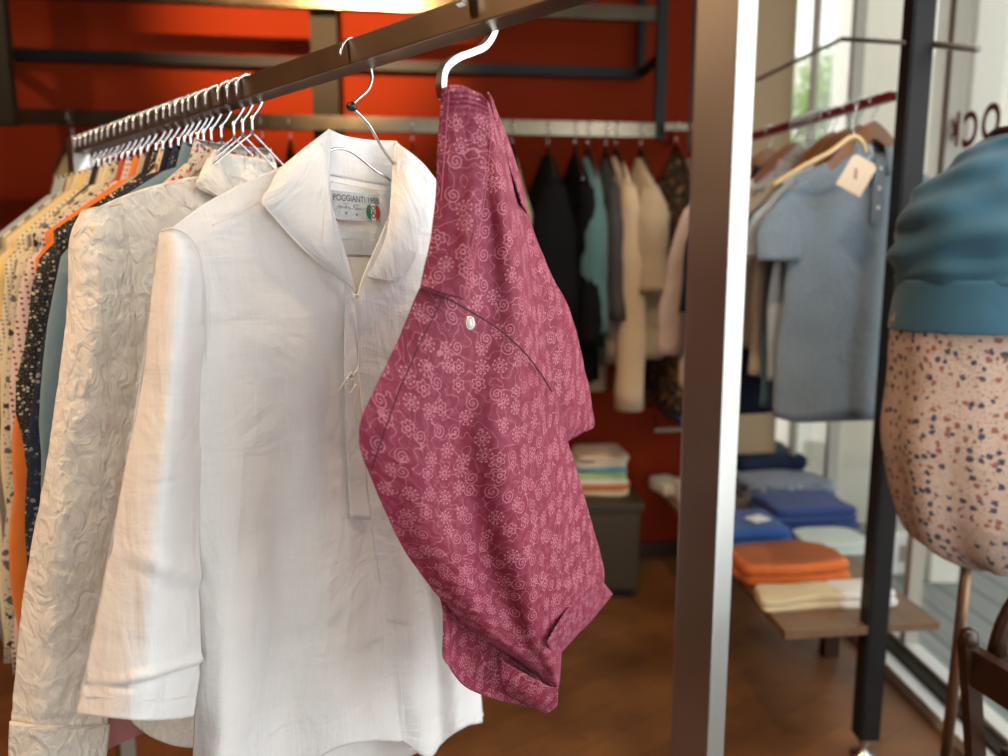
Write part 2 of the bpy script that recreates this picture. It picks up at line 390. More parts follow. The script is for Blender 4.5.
def m_paisley():
    """berry cotton printed with fine pale spirals, ringed flowers and dots"""
    m, nt, b = newmat('berry_floral_print_cotton'); g = N(nt); uv = coords(g, 'UV')
    def layer(scale, off):
        mp = g('ShaderNodeVectorMath', operation='ADD'); g.L(uv, mp.inputs[0]); mp.inputs[1].default_value = off
        vo = g('ShaderNodeTexVoronoi', voronoi_dimensions='2D', i_Scale=scale, i_Randomness=.72); g.L(mp.outputs[0], vo.inputs['Vector'])
        su = g('ShaderNodeVectorMath', operation='SUBTRACT'); g.L(mp.outputs[0], su.inputs[0]); g.L(vo.outputs['Position'], su.inputs[1])
        sx = g('ShaderNodeSeparateXYZ'); g.L(su.outputs[0], sx.inputs[0])
        ang = g.math('ARCTAN2', sx.outputs[1], sx.outputs[0]); r = vo.outputs['Distance']
        hs = g('ShaderNodeSeparateColor'); g.L(vo.outputs['Color'], hs.inputs[0])
        # spiral
        ph = g.math('FRACT', g.math('ADD', g.math('MULTIPLY', r, 6.0), g.math('DIVIDE', ang, 2*math.pi)))
        spi = g.math('MULTIPLY', g.math('LESS_THAN', g.math('ABSOLUTE', g.math('SUBTRACT', ph, .5)), .13), g.math('LESS_THAN', r, .36))
        # ringed flower of dots
        aa = g.math('SINE', g.math('MULTIPLY', ang, 9))
        dots = g.math('MULTIPLY', g.math('GREATER_THAN', aa, -.1), g.math('MAXIMUM', g.math('LESS_THAN', g.math('ABSOLUTE', g.math('SUBTRACT', r, .32)), .04), g.math('LESS_THAN', g.math('ABSOLUTE', g.math('SUBTRACT', r, .20)), .025)))
        core = g.math('LESS_THAN', g.math('ABSOLUTE', g.math('SUBTRACT', r, .10)), .03)
        flo = g.math('MAXIMUM', dots, core)
        # petals
        pr = g.math('MULTIPLY_ADD', g.math('ABSOLUTE', g.math('SINE', g.math('MULTIPLY', ang, 3))), .14, .20)
        pet = g.math('LESS_THAN', g.math('ABSOLUTE', g.math('SUBTRACT', r, pr)), .028)
        a = g.math('GREATER_THAN', hs.outputs[0], .62); c2 = g.math('GREATER_THAN', hs.outputs[0], .34)
        one = g.math('MAXIMUM', g.math('MULTIPLY', flo, a), g.math('MULTIPLY', g.math('MAXIMUM', pet, core), g.math('SUBTRACT', c2, a)))
        return g.math('MAXIMUM', one, g.math('MULTIPLY', spi, g.math('SUBTRACT', 1.0, c2)))
    l1 = layer(42, (0, 0, 0)); l2 = layer(80, (.37, .11, 0))
    no = g('ShaderNodeTexNoise', i_Scale=70, i_Detail=0, i_Distortion=.4); g.L(uv, no.inputs['Vector'])
    cur = g.math('LESS_THAN', g.math('ABSOLUTE', g.math('SUBTRACT', no.outputs[0], .5)), .012)
    pat = g.math('MAXIMUM', g.math('MAXIMUM', l1, g.math('MULTIPLY', l2, .28)), g.math('MULTIPLY', cur, .8))
    la = g('ShaderNodeTexNoise', i_Scale=9, i_Detail=4); g.L(uv, la.inputs['Vector'])
    base = g.mix(la.outputs[0], (.155, .011, .028), (.205, .016, .046))
    c = g.mix(g.math('MULTIPLY', pat, .7), base, (.54, .20, .25)); g.L(c, b.inputs['Base Color'])
    b.inputs['Roughness'].default_value = .6; b.inputs['Specular IOR Level'].default_value = .25
    b.inputs['Sheen Weight'].default_value = .12; b.inputs['Sheen Roughness'].default_value = .4; b.inputs['Sheen Tint'].default_value = (1, .55, .75, 1)
    w = g('ShaderNodeTexNoise', i_Scale=1, i_Detail=5, i_Distortion=.8); g.L(coords(g, 'UV', (30, 14, 1), (0, 0, R(-20))), w.inputs['Vector'])
    nr = bump(g, None, w.outputs[0], .35, .008)
    f = g('ShaderNodeTexNoise', i_Scale=500, i_Detail=2); g.L(uv, f.inputs['Vector']); bump(g, b, f.outputs[0], .2, .0006, nr)
    return m
M['berry'] = m_paisley()
M['berry_thread'] = simple('dark_berry_thread', (.07, .006, .016), .8)
M['pink_thread'] = simple('pink_stitch_thread', (.50, .12, .2), .8)
# ------------------------------------------------------------------ THE SETTING
def slab(name, c, size, mat, rz=0.0, kind='structure'):
    o = MB().box((0, 0, 0), size, 0).build(name, mat)
    o.location = c; o.rotation_euler = (0, 0, rz); tag(o, kind=kind); return o
wang = math.atan2(WD.y, WD.x)
slab('floor', (-1.1, 1.0, -.05), (5.06, 6.4, .1), M['floor'], 0)
slab('ceiling', (-1.0, 1.0, 3.05), (5.4, 6.4, .1), M['ceiling'], 0)
wc = W0 + WD*(-2.2) - WN*.06
slab('wall_back', (wc.x, wc.y, 1.5), (4.6, .12, 3.0), M['red_wall'], wang)
slab('wall_left', (-3.3, .6, 1.5), (.12, 5.4, 3.0), M['red_wall'])
slab('wall_rear', (-1.9, -1.9, 1.5), (3.0, .12, 3.0), M['cream_wall'])
pl = atY(779, 60, 3.27)
slab('trim_1', (1.125, 3.46, 1.5), (.25, .3, 3.0), M['beige_wall'], wang)
# dark baseboard of the back wall
bc = W0 + WD*(-2.18) + WN*.008
slab('baseboard_back', (bc.x, bc.y, .04), (4.5, .016, .08), M['dark_wood'], wang)
# glazed shop front along the right side
GX = 1.43
gw = empty('window_1', (GX, 1.0, 0)); tag(gw, kind='structure')
fr = MB()
for y in (3.10, 2.62, 2.42, 1.15, .2, -1.0): fr.box((0, y-1.0, 1.5), (.045, .035, 3.0), m=0)
fr.box((-.09, 2.3, 1.5), (.02, .04, 3.0)); fr.build('window_frame', simple('pale_window_frame', (.50, .48, .43), .4), gw)
fb = MB(); fb.box((0, .2, .035), (.05, 4.6, .07)); fb.box((-.10, .2, .02), (.05, 4.6, .04)); fb.build('window_sill', simple('white_sill', (.72, .72, .70), .4), gw)
fb = MB(); fb.box((-.05, .2, .03), (.048, 4.6, .05)); fb.build('sill_channel', M['dark_steel'], gw)
MB().box((.01, .2, 1.52), (.006, 4.6, 2.9)).box((-.09, 2.3, 1.52), (.18, .006, 2.9)).build('pane', M['glass'], gw)
# second shopfront opening at the rear right, behind the viewer: open glazing
g2 = empty('window_2', (.6, -1.9, 0)); tag(g2, kind='structure')
f2 = MB()
for x in (-.9, 0, .9): f2.box((x, 0, 1.5), (.05, .05, 3.0))
f2.box((0, 0, .05), (1.8, .06, .1)); f2.build('window_frame', M['outside_grey'], g2)
MB().box((0, 0, 1.55), (1.75, .006, 2.85)).build('pane', M['glass'], g2)
# outside: deck, low wall, facade with columns, planting
dk = slab('trim_2', (3.86, 2.2, -.06), (4.84, 9, .1), M['deck'])
lw = MB(); lw.box((0, 0, .3), (.52, .25, .6), bev=.01); o = lw.build('low_white_wall', M['outside_white']); o.location = (1.80, 4.0, -.01)
tag(o, 'low white rendered wall standing on the grey deck outside', 'wall')
fw = MB(); fw.box((0, 0, 1.8), (7, .2, 3.62)); o = fw.build('facade', M['outside_grey']); o.location = (5.4, 8.0, -.01); tag(o, 'pale grey building front across the deck', 'building')
for i, (x, y, w, lab) in enumerate([(2.20, 4.6, .32, 'broad pale outdoor column seen between red rail and black post'),
                     (2.66, 5.2, .05, 'slim outdoor column beside the broad pale one'),
                     (1.97, 3.25, .13, 'narrow pale outdoor column just right of the black post'),
                     (2.36, 3.5, .30, 'bright white outdoor column behind the window letters')]):
    o = MB().box((0, 0, 1.79), (w, .3, 3.6), bev=.01).build('outdoor_column', M['outside_white'] if i != 0 else M['outside_grey']); o.location = (x, y, -.01)
    tag(o, lab, 'column', 'columns of the terrace outside')
def shrub(name, c, rad, n, label):
    rt = empty(name, (c[0], c[1], -.01), 0, label, 'shrub', 'planting outside the glass')
    rnd = random.Random(int(c[0]*100)); mb = MB(); tk = MB()
    for k in range(n):
        d = V((rnd.gauss(0, 1), rnd.gauss(0, 1), rnd.gauss(0, 1))).normalized()*rnd.uniform(.35, 1)
        p = V((d.x*rad[0], d.y*rad[1], d.z*rad[2]+c[2]))
        a = V((rnd.gauss(0, 1), rnd.gauss(0, 1), rnd.gauss(0, 1))).normalized(); bb = a.cross(V((.3, .5, .8))).normalized()
        s = rnd.uniform(.03, .06)
        mb.add([p-a*s, p+bb*s*.4, p+a*s, p-bb*s*.4], [(0, 1, 2, 3)])
    for k in range(5):
        q = V((rnd.uniform(-.5, .5)*rad[0], rnd.uniform(-.5, .5)*rad[1], c[2]+rad[2]*.4))
        tk.tube(spline([(q.x*.2, q.y*.2, 0), (q.x*.6, q.y*.4, q.z*.5), q], 6), [.02, .018, .015, .012, .01, .006], 6)
    mb.build('foliage', M['leaf'], rt); tk.build('stem', M['dark_wood'], rt)
shrub('leafy_shrub', (2.62, 6.2, 2.55), (.30, .4, .65), 1100, 'tall leafy green shrub outside, seen above the grey polo shirts')
shrub('leafy_shrub', (3.02, 4.9, 2.42), (.16, .2, .28), 700, 'leafy green shrub outside above the red window letters')
# ------------------------------------------------------------------ window lettering, read from the street
FONT = None
def text_geo(s, size, offs=0.0, extr=0.0):
    cu = bpy.data.curves.new('t', 'FONT'); cu.body = s; cu.size = size; cu.extrude = extr; cu.align_x = 'LEFT'; cu.resolution_u = 4; cu.offset = offs
    o = bpy.data.objects.new('t', cu); COL.objects.link(o)
    dg = bpy.context.evaluated_depsgraph_get(); me = bpy.data.meshes.new_from_object(o.evaluated_get(dg))
    vs = [v.co.copy() for v in me.vertices]; fs = [tuple(p.vertices) for p in me.polygons]
    bpy.data.objects.remove(o); bpy.data.curves.remove(cu); bpy.data.meshes.remove(me)
    return vs, fs
dr = simple('dark_red_vinyl', (.20, .015, .022), .5)
for ch, y, py in (('K', 2.40, 130), ('C', 2.31, 128), ('O', 2.215, 121), ('L', 2.135, 117)):
    vs, fs = text_geo(ch, .145, .0035)
    w = max(v.x for v in vs); h = max(v.y for v in vs); zc = atY(960, py, y).z
    vs = [V((0, (v.x-w/2)*.72, v.y-h/2)) for v in vs]        # mirrored as seen from inside the shop
    mb = MB(); nv = len(vs); mb.add(vs, fs)
    o = mb.build('window_letter', dr, solid=.002); o.location = (GX-.004, y, zc)
    tag(o, {'K': 'dark red letter K on the window glass, nearest the black post', 'C': 'dark red letter C on the window glass between K and O',
            'O': 'dark red letter O on the window glass above the blue top', 'L': 'dark red letter at the right edge of the picture on the glass'}[ch], 'letter', 'red letters on the window')
# ------------------------------------------------------------------ back wall: steel frame and rails
OFF = .30
def rail_between(name, a, b, w, h, mat, label, cat='rail', grp=None):
    o = MB().beam(a, b, w, h).build(name, mat, world=True); return tag(o, label, cat, grp)
fr = empty('wall_rack_frame', (W0+WD*(-1.6)+WN*.15).xy.to_3d()+V((0, 0, 0)), 0, 'black steel rack frame mounted on the red back wall', 'rack')
def up(px, w, off, mat, name, z0, z1, depth=.03):
    p = WP(px, 60, off); m = MB(); m.box((p.x, p.y, (z0+z1)/2), (w, depth, z1-z0), wang); return m.build(name, mat, fr, world=True)
zlow = WP(620, 133, OFF).z - .02
up(661, .042, OFF, M['black_steel'], 'upright', zlow, 3.0)
up(325, .10, OFF-.06, M['dark_steel'], 'upright', WP(325, 128, OFF).z-.1, 3.0, .05)
up(-2, .09, OFF, M['dark_steel'], 'upright', zlow, 3.0, .04)
up(641, .03, .03, M['black_steel'], 'upright', WP(641, 76, .03).z, 3.0)
m = MB(); a = WP(-60, 54, .03); b = WP(641, 74, .03); a.z = b.z; m.beam(a, b, .03, .04); m.build('crossbar', M['black_steel'], fr, world=True)
m = MB(); c = WP(661, 62, OFF); c.z = b.z; m.beam(b, c, .025, .03); m.build('bracket', M['black_steel'], fr, world=True)
m = MB(); e = WP(-2, 62, OFF); e.z = b.z; m.beam(a+WD*.2, e, .025, .03); m.build('bracket', M['black_steel'], fr, world=True)
ra = WP(-80, 120, OFF); rb = WP(655, 131, OFF); zr = rb.z; ra.z = zr
rail_between('wall_rail', ra, rb, .03, .055, M['silver_rail'], 'long lower silver clothes rail along the red back wall', grp='silver wall rails')
rc = WP(655, 15, OFF); rdd = WP(-80, 0, OFF); rdd.z = rc.z
rail_between('wall_rail', rdd, rc, .03, .055, M['silver_rail'], 'upper silver rail along the red wall at the top edge', grp='silver wall rails')
# short rail right of the frame with bracket
s1 = WP(664, 127, .34); s2 = s1 + WD*.30
sr = empty('short_wall_rail', s1.copy(), 0, 'short silver rail bracketed to the red wall beside the steel post', 'rail')
MB().beam(s1, s2, .02, .028).build('bar', M['silver_rail'], sr, world=True)
MB().beam(s1+WD*.02+V((0, 0, 0)), s1+WD*.15-WN*.33+V((0, 0, .0)), .015, .02).build('bracket', M['silver_rail'], sr, world=True)
# low white shelf bracket seen at 655-690, 430
s1 = WP(655, 430, .34); s2 = s1+WD*.32
sh = empty('wall_shelf', s1.copy(), 0, 'thin silver wire shelf on the dark red wall above the table', 'shelf')
m = MB(); m.beam(s1, s2, .012, .015); m.beam(s1, s1+WD*.1-WN*.3, .012, .015); m.beam(s2, s2-WN*.3, .012, .015); m.build('frame', M['silver_rail'], sh, world=True)
tag(MB().box(s1+WD*.22-WN*.15+V((0, 0, .024)), (.2, .26, .03), wang, bev=.01).build('folded_cloth', cloth('blue_cloth_shelf', (.05, .10, .25)), None, world=True), 'blue folded cloth lying on the thin wire shelf beside the steel post', 'cloth')
# ------------------------------------------------------------------ garments and hangers (local: X across, Y along the rail, Z up, origin in the rail's middle)
def hook_pts(r=.0215, drop=-.062):
    P = [(-r*1.05, 0, -.012), (-r, 0, .002)] + [(r*math.cos(a), 0, r*math.sin(a)) for a in [R(x) for x in (150, 120, 90, 60, 30, 0, -25)]] + [(.010, 0, -.026), (0, 0, -.040), (0, 0, drop)]
    return P
def wire_hanger(parent_mat, label, cat='hanger', group=None, name='wire_hanger', r=.0216, flat_rail=True):
    rt = empty(name, (0, 0, 0), 0, label, cat, group)
    m = MB(); m.tube(spline([V(p) for p in hook_pts(r)], 26), .0027, 7)
    m.build('hook', M['wire'], rt, smooth=True)
    m = MB(); pts = [(0, 0, -.060), (.03, 0, -.085), (.09, 0, -.136), (.150, 0, -.188), (.158, 0, -.197), (.148, 0, -.202), (0, 0, -.204), (-.148, 0, -.202), (-.158, 0, -.197), (-.150, 0, -.188), (-.09, 0, -.136), (-.03, 0, -.085), (0, 0, -.060)]
    m.tube(spline(pts, 60), .0017, 6); m.build('shoulder_wire', parent_mat, rt, smooth=True)
    return rt
def bar_hanger(mat, label, group=None, name='wooden_hanger', r=.0216, th=.012, hgt=.028, half=.16):
    rt = empty(name, (0, 0, 0), 0, label, 'hanger', group)
    m = MB(); m.tube(spline([V(p) for p in hook_pts(r)], 24), .0019, 7); m.build('hook', M['wire'], rt, smooth=True)
    m = MB(); n = 25; vs = []
    for i in range(n):
        x = -half + 2*half*i/(n-1); a = abs(x)/half; zc = -.076 - .135*a**1.3; h = hgt*(1-.55*a*a); t = th*(1-.2*a)
        for yy, zz in ((-t/2, -h/2), (-t/2*.6, h/2), (t/2*.6, h/2), (t/2, -h/2)): vs.append((x, yy, zc+zz))
    fs = [(i*4+k, i*4+(k+1) % 4, (i+1)*4+(k+1) % 4, (i+1)*4+k) for i in range(n-1) for k in range(4)] + [(3, 2, 1, 0), tuple((n-1)*4+k for k in range(4))]
    m.add(vs, fs); m.build('shoulder_bar', mat, rt, smooth=False)
    return rt
def garment(name, mat, label, cat='shirt', group=None, L=.78, hw=.19, th=.012, sleeve=.55, sw=.06, seed=0, fold=.006, neck=.07, shz=.205, collar=True, collar_mat=None, flare=1.1, placket=False, det=1.0, neckz=.100, button_mat=None):
    rt = empty(name, (0, 0, 0), 0, label, cat, group)
    rnd = random.Random(seed); nth = int(36*det); nv = int(26*det); mb = MB(); vs = []; uvs = []
    ph = [rnd.uniform(0, 6) for _ in range(6)]
    def zs(x):
        a = abs(x); return -neckz if a < neck else -neckz - (a-neck)/(max(hw-neck, .01))*(shz-neckz)
    for j in range(nv):
        v = j/(nv-1); vv = v**1.05
        w = hw*(1+(flare-1)*min(1, v*1.6)) if v > .12 else hw*(.99+.01*v)
        t = th*(.25+.75*min(1, v*5))*(1+.45*v)
        for i in range(nth):
            a = 2*math.pi*i/nth; c = math.cos(a); s = math.sin(a)
            x = w*math.copysign(abs(c)**.8, c); f = fold*v*(math.sin(x*38+ph[0]+v*1.2)*.6+math.sin(x*71+ph[1])*.4)
            y = t*math.copysign(abs(s)**.75, s) + f*(1 if s >= 0 else 1)*(1-abs(c)**6*.3)
            hem = -L - .012*math.sin(x*20+ph[2]) + .02*(abs(x)/hw)**2
            z = zs(x)*(1-vv) + hem*vv
            p = V((x + .006*v*math.sin(v*9+ph[3]), y, z)); k = nz(p, 9, seed*3.1)*.006*min(1, v*4); p.y += k
            vs.append(p); uvs.append((x+seed*.37+(0.5 if s > 0 else 0), z))
    fs = [(j*nth+i, j*nth+(i+1) % nth, (j+1)*nth+(i+1) % nth, (j+1)*nth+i) for j in range(nv-1) for i in range(nth)]
    fs.append(tuple((nv-1)*nth+k for k in range(nth)))
    for k in range(nth//2): fs.append((k, (nth-1-k), (nth-k-2) % nth, k+1)) if k < nth//2-1 else None
    mb.add(vs, fs, uvs); mb.build('body', mat, rt, smooth=True)
    if sleeve:
        for sx in (-1, 1):
            m = MB(); n = 14; ns = int(14*det)+2; vs = []; uvs = []
            for j in range(ns):
                v = j/(ns-1); cx = sx*(hw-.012+.055*v**.8 + .006*math.sin(v*7+ph[4])); cz = -shz-.012-v*sleeve; ww = sw*(.55+.55*min(1, v*3))*(1-.18*v); tt = th*(.5+.6*min(1, v*4))
                for i in range(n):
                    a = 2*math.pi*i/n; q = V((cx+ww*math.cos(a)*.98, tt*math.sin(a)+.005*math.sin(v*5+ph[5]), cz + sx*math.cos(a)*-.028*(1-v)))
                    q.y += nz(q, 14, seed)*.006; q.x += nz(q, 10, seed+5)*.008
                    vs.append(q); uvs.append((q.x+seed*.37, q.z))
            fs = [(j*n+i, j*n+(i+1) % n, (j+1)*n+(i+1) % n, (j+1)*n+i) for j in range(ns-1) for i in range(n)] + [tuple(range(n-1, -1, -1)), tuple((ns-1)*n+k for k in range(n))]
            m.add(vs, fs, uvs); m.build('sleeve', mat, rt, smooth=True)
    if collar:
        m = MB(); n = 28; vs = []; uvs = []
        for j in range(5):
            v = j/4
            for i in range(n):
                a = R(-90) + R(18) + (2*math.pi-R(36))*i/(n-1)
                rx = neck*(.86+.5*v*v*.5); ry = max(th*1.3, .014)*(1+.35*v)
                z = -neckz + .034 - .052*v*v - .018*max(0, -math.sin(a))*(1+1.6*v) if j else -neckz+.030-.018*max(0, -math.sin(a))
                vs.append(V((rx*math.cos(a), ry*math.sin(a), z))); uvs.append((a*.06+seed*.2, z))
        fs = [(j*n+i, (j+1)*n+i, (j+1)*n+i+1, j*n+i+1) for j in range(4) for i in range(n-1)]
        m.add(vs, fs, uvs); m.build('collar', collar_mat or mat, rt, smooth=True, solid=.0015)
    if placket:
        m = MB(); m.box((0, -th*1.55-.003, -neckz-.10), (.034, .004, .17), bev=.001); m.build('placket', mat, rt)
        for k in range(3):
            m = MB(); m.lathe((0, 0, 0), [(.0055, 0), (.006, .001), (.005, .0025), (.002, .002)], 12)
            o = m.build('button', button_mat or M['white_plastic'], rt, smooth=True); o.location = (0, -th*1.55-.005, -neckz-.045-k*.05); o.rotation_euler = (R(90), 0, 0)
    return rt
def place(o, p, rz): o.location = p; o.rotation_euler = (0, 0, rz); return o
MRZ = math.atan2(RX.y, RX.x)
# ---- the garment rack in front
rk = empty('garment_rack', (RT(-.305).x, RT(-.305).y, 0), 0, 'brushed steel garment rack with square rail and square post in the foreground', 'garment rack')
TW = .0300
def rackbox(name, t0, t1, z, mat, w=TW):
    a = RT(t0); b = RT(t1); L = (b-a).length; m = MB(); m.box((0, 0, 0), (L, w, w), 0, bev=.0016)
    o = m.build(name, mat, rk); c = (a+b)/2; o.location = (c.x-rk.location.x, c.y-rk.location.y, z); o.rotation_euler = (0, 0, math.atan2(RD.y, RD.x)); return o
RAILZ = 1.62
rackbox('rail', -.285, 1.14, RAILZ, M['steel_rail'])
for t in (-.305, 1.16):
    p = RT(t); m = MB(); m.box((0, 0, .83), (.037, .034, 1.62), 0, bev=.0018); o = m.build('post', M['steel'], rk)
    o.location = (p.x-rk.location.x, p.y-rk.location.y, 0); o.rotation_euler = (0, 0, math.atan2(RD.y, RD.x))
    f = MB(); f.box((0, 0, .0), (.04, .5, .03), 0, bev=.002); o = f.build('foot', M['steel'], rk)
    o.location = (p.x-rk.location.x, p.y-rk.location.y, .016); o.rotation_euler = (0, 0, math.atan2(RD.y, RD.x))
rackbox('base_bar', -.285, 1.14, .10, M['steel_rail'])
# weld mark near the foot of the post
# ---- garments behind the hero shirts
bk = lambda n, *a, **k: cloth(n, *a, **k)
C = {
 'multi': bk('multicolour_floral', (.62, .56, .46), 'floral', (.45, .07, .05), (.08, .13, .3), 2.6),
 'slate': bk('slate_blue_cotton', (.16, .25, .30), rough=.8),
 'navyspeck': bk('navy_leaf_print', (.025, .03, .05), 'floral', (.22, .22, .24), (.05, .07, .12), 3.2),
 'navy': bk('dark_navy_cotton', (.018, .022, .04)),
 'bw': bk('black_white_print', (.025, .025, .028), 'floral', (.55, .48, .36), (.22, .19, .15), 4.5),
 'greige': bk('greige_linen', (.42, .35, .27)),
 'orange': bk('orange_linen', (.72, .19, .035)),
 'dots': bk('pink_dotted_cotton', (.62, .52, .47), 'dots', (.22, .05, .05), sc=1.2),
 'leafbw': bk('cream_black_leaf_print', (.58, .52, .38), 'floral', (.03, .03, .035), (.10, .11, .12), 1.8),
 'cream': bk('cream_linen', (.66, .58, .40)),
 'dark': bk('dark_charcoal_cotton', (.035, .033, .035)),
 'greenflor': bk('green_floral_print', (.58, .56, .45), 'floral', (.05, .22, .09), (.3, .12, .06), 1.0),
 'redorange': bk('rust_red_cotton', (.42, .08, .04)),
 'striped': bk('cream_stripe_cotton', (.66, .60, .45), 'stripe', (.20, .17, .14), sc=1.0),
 'yellow': bk('pale_yellow_linen', (.70, .55, .24)),
 'greyblue': bk('pale_blue_grey_cotton', (.35, .42, .45)),
 'khaki': bk('khaki_print', (.40, .34, .19), 'floral', (.18, .14, .07), (.55, .48, .3), .9),
 'rose': bk('dusty_rose_cotton', (.52, .22, .22)),
 'ivorydots': bk('ivory_fine_dots', (.68, .62, .48), 'dots', (.10, .09, .08), sc=1.5)}
seq = [(0.495, 'multi', .70, 'multicoloured floral shirt, first behind the white embroidered shirt'),
       (0.535, 'slate', .80, 'plain slate blue shirt, its long edge showing left of the embroidered shirt'),
       (0.568, 'navyspeck', .86, 'dark navy leaf-print shirt directly left of the slate blue shirt'),
       (0.594, 'navy', .84, 'plain dark navy shirt between two dark printed shirts'),
       (0.615, 'greenflor', .72, 'cream shirt with green floral print whose collar shows by the embroidered collar'),
       (0.640, 'bw', .88, 'black shirt with fine cream speckled print, right of the orange shirt'),
       (0.663, 'dark', .80, 'charcoal shirt hanging between speckled and greige shirts'),
       (0.686, 'greige', .80, 'greige linen shirt just right of the orange shirt'),
       (0.716, 'orange', .80, 'bright orange linen shirt in the row on the steel rack'),
       (0.748, 'dots', .86, 'pale pink shirt with small dark dots, left of the orange shirt'),
       (0.776, 'redorange', .76, 'rust red shirt, its shoulder showing behind the pink dotted shirt'),
       (.812, 'leafbw', .88, 'cream shirt with black leaf print at the left edge of the picture'),
       (.842, 'cream', .82, 'cream linen shirt behind the black leaf-print shirt'),
       (.872, 'striped', .80, 'cream shirt with dark stripes far along the rack'),
       (.902, 'dark', .80, 'charcoal shirt with black collar far along the rack between cream shirts'),
       (.932, 'ivorydots', .80, 'ivory shirt with fine dark dots far along the rack'),
       (.962, 'yellow', .80, 'pale yellow linen shirt far along the rack'),
       (.992, 'cream', .82, 'cream linen shirt beyond the pale yellow shirt'),
       (1.022, 'khaki', .80, 'khaki printed shirt near the far end of the rack'),
       (1.052, 'striped', .80, 'cream dark-striped shirt near the far end of the rack'),
       (1.082, 'greyblue', .78, 'pale blue grey shirt, second from the far end of the rack'),
       (1.112, 'greyblue', .80, 'pale blue grey shirt at the very far end of the rack')]
wh0 = wire_hanger(M['wire'], 'x'); bh0 = wire_hanger(M['black_plastic'], 'x', name='black_hanger')
first = {0: wh0, 1: bh0}; usedh = set()
for i, (t, c, L, lab) in enumerate(seq):
    g_ = garment('hanging_shirt', C[c], lab, 'shirt', 'shirts hanging along the steel rack', L=min(L+.12, .93), seed=i+3, fold=.004, th=.0095, sleeve=.70 if c != 'multi' else .45, sw=.05, hw={'slate': .222, 'navyspeck': .222, 'navy': .21, 'bw': .216, 'multi': .186, 'redorange': .17, 'greenflor': .175, 'dark': .18, 'dots': .204, 'orange': .207, 'leafbw': .20}.get(c, .190))
    place(g_, RT(t), MRZ + R(random.uniform(-1.2, 1.2)))
    if c == 'yellow' or i == 18:
        h = bar_hanger(M['yellow_hanger'], 'x')
        h['label'] = 'honey-coloured wooden hanger ' + ('holding the pale yellow shirt' if c == 'yellow' else 'holding the khaki printed shirt')
    else:
        k = 1 if i in (4, 5, 6, 7, 11, 12, 13) else 0
        h = first[k] if k not in usedh else copy_tree(first[k]); usedh.add(k)
        h['label'] = ('black' if k else 'silver') + ' wire hanger holding the ' + lab.split(',')[0].replace('directly left', 'left').replace('just right', 'right')
        ws_ = h['label'].split(); h['label'] = ' '.join(ws_[:15])
    h['category'] = 'hanger'; h['group'] = 'hangers on the steel rack'
    place(h, RT(t)+V((0, 0, .0)), MRZ + R(random.uniform(-4, 4)))
# hero helpers --------------------------------------------------------------
def GP(rows, t, nu, nv, disp=None):
    """rows of (px, py, out_cm) in the plane of the garment at t"""
    return patch([[G(p[0], p[1], t, (p[2] if len(p) > 2 else 0)/100) for p in r] for r in rows], nu, nv, disp)
# ---- white embroidered shirt ------------------------------------------------
T2 = .44
es = empty('embroidered_shirt', RT(T2), 0, 'white long-sleeved shirt with embroidered flowers hanging behind the plain white shirt', 'shirt')
def crumple(a, s=16): return lambda u, v, p: a*(nz(p, s) + .6*nz(p, s*2.2, 3) + .3*abs(nz(p, s*4, 7)))
body = GP([[(80, 216, 0), (120, 197, .6), (160, 184, .8), (200, 176, .6), (240, 178, 0), (300, 205, -.5)],
           [(78, 240, 0), (125, 235, 1.2), (170, 230, 1.5), (215, 225, 1.2), (260, 228, .8), (320, 240, 0)],
           [(92, 320, 0), (130, 315, 1.5), (175, 315, 1.6), (220, 315, 1.2), (270, 315, 1.0), (330, 320, 0)],
           [(92, 440, 0), (125, 440, 1.6), (180, 440, 1.6), (230, 440, 1.2), (280, 440, 1.0), (330, 440, 0)],
           [(96, 580, 0), (125, 580, 1.8), (180, 580, 1.6), (230, 580, 1.2), (280, 580, 1.0), (330, 580, 0)],
           [(112, 660, 0), (130, 672, 1.2), (165, 685, 1.4), (230, 700, 1.2), (280, 700, 1.0), (325, 680, 0)],
           [(126, 712, 0), (134, 724, .8), (158, 740, 1.0), (200, 749, 1.0), (280, 750, .5), (320, 700, 0)]], T2, 60, 90, crumple(.003, 22))
body.build('body', M['embroid'], es, smooth=True, solid=.0012, world=True)
slv = GP([[(79, 215, 0.2), (84, 210, 1.4), (95, 207, 2.2), (110, 205, 2.0), (122, 203, 1.4)],
          [(70, 240, 0), (82, 238, 2.2), (100, 238, 3.2), (118, 240, 2.8), (132, 245, 1.2)],
          [(67, 300, 0), (82, 300, 2.4), (103, 300, 3.6), (124, 300, 2.6), (140, 305, .8)],
          [(56, 390, 0), (76, 390, 2.6), (98, 390, 3.9), (122, 390, 1.9), (140, 395, .8)],
          [(44, 470, 0), (66, 470, 2.6), (92, 470, 3.4), (110, 470, 2.9), (128, 470, 1.0)],
          [(30, 560, 0), (56, 560, 2.8), (82, 560, 3.4), (104, 560, 2.9), (120, 560, 1.0)],
          [(19, 640, 0), (48, 640, 2.6), (72, 640, 3.6), (96, 640, 2.9), (114, 640, 1.0)],
          [(12, 718, 0), (38, 722, 2.4), (64, 722, 3.0), (88, 722, 2.6), (108, 722, 1.0)],
          [(8, 790, 0), (34, 790, 2.6), (60, 790, 3.1), (84, 790, 2.6), (104, 790, 1.0)]], T2, 60, 130,
         lambda u, v, p: .0030*nz(p, 20, 2)+.0022*nz(p, 46, 5)-.004*abs(nz(p, 60, 8))+.010*nz(V((p.x*1.0, p.y, p.z*.25)), 22, 9)-(.004 if abs(v-.872) < .006 else 0))
slv.build('sleeve', M['embroid'], es, smooth=True, solid=.0012, world=True)
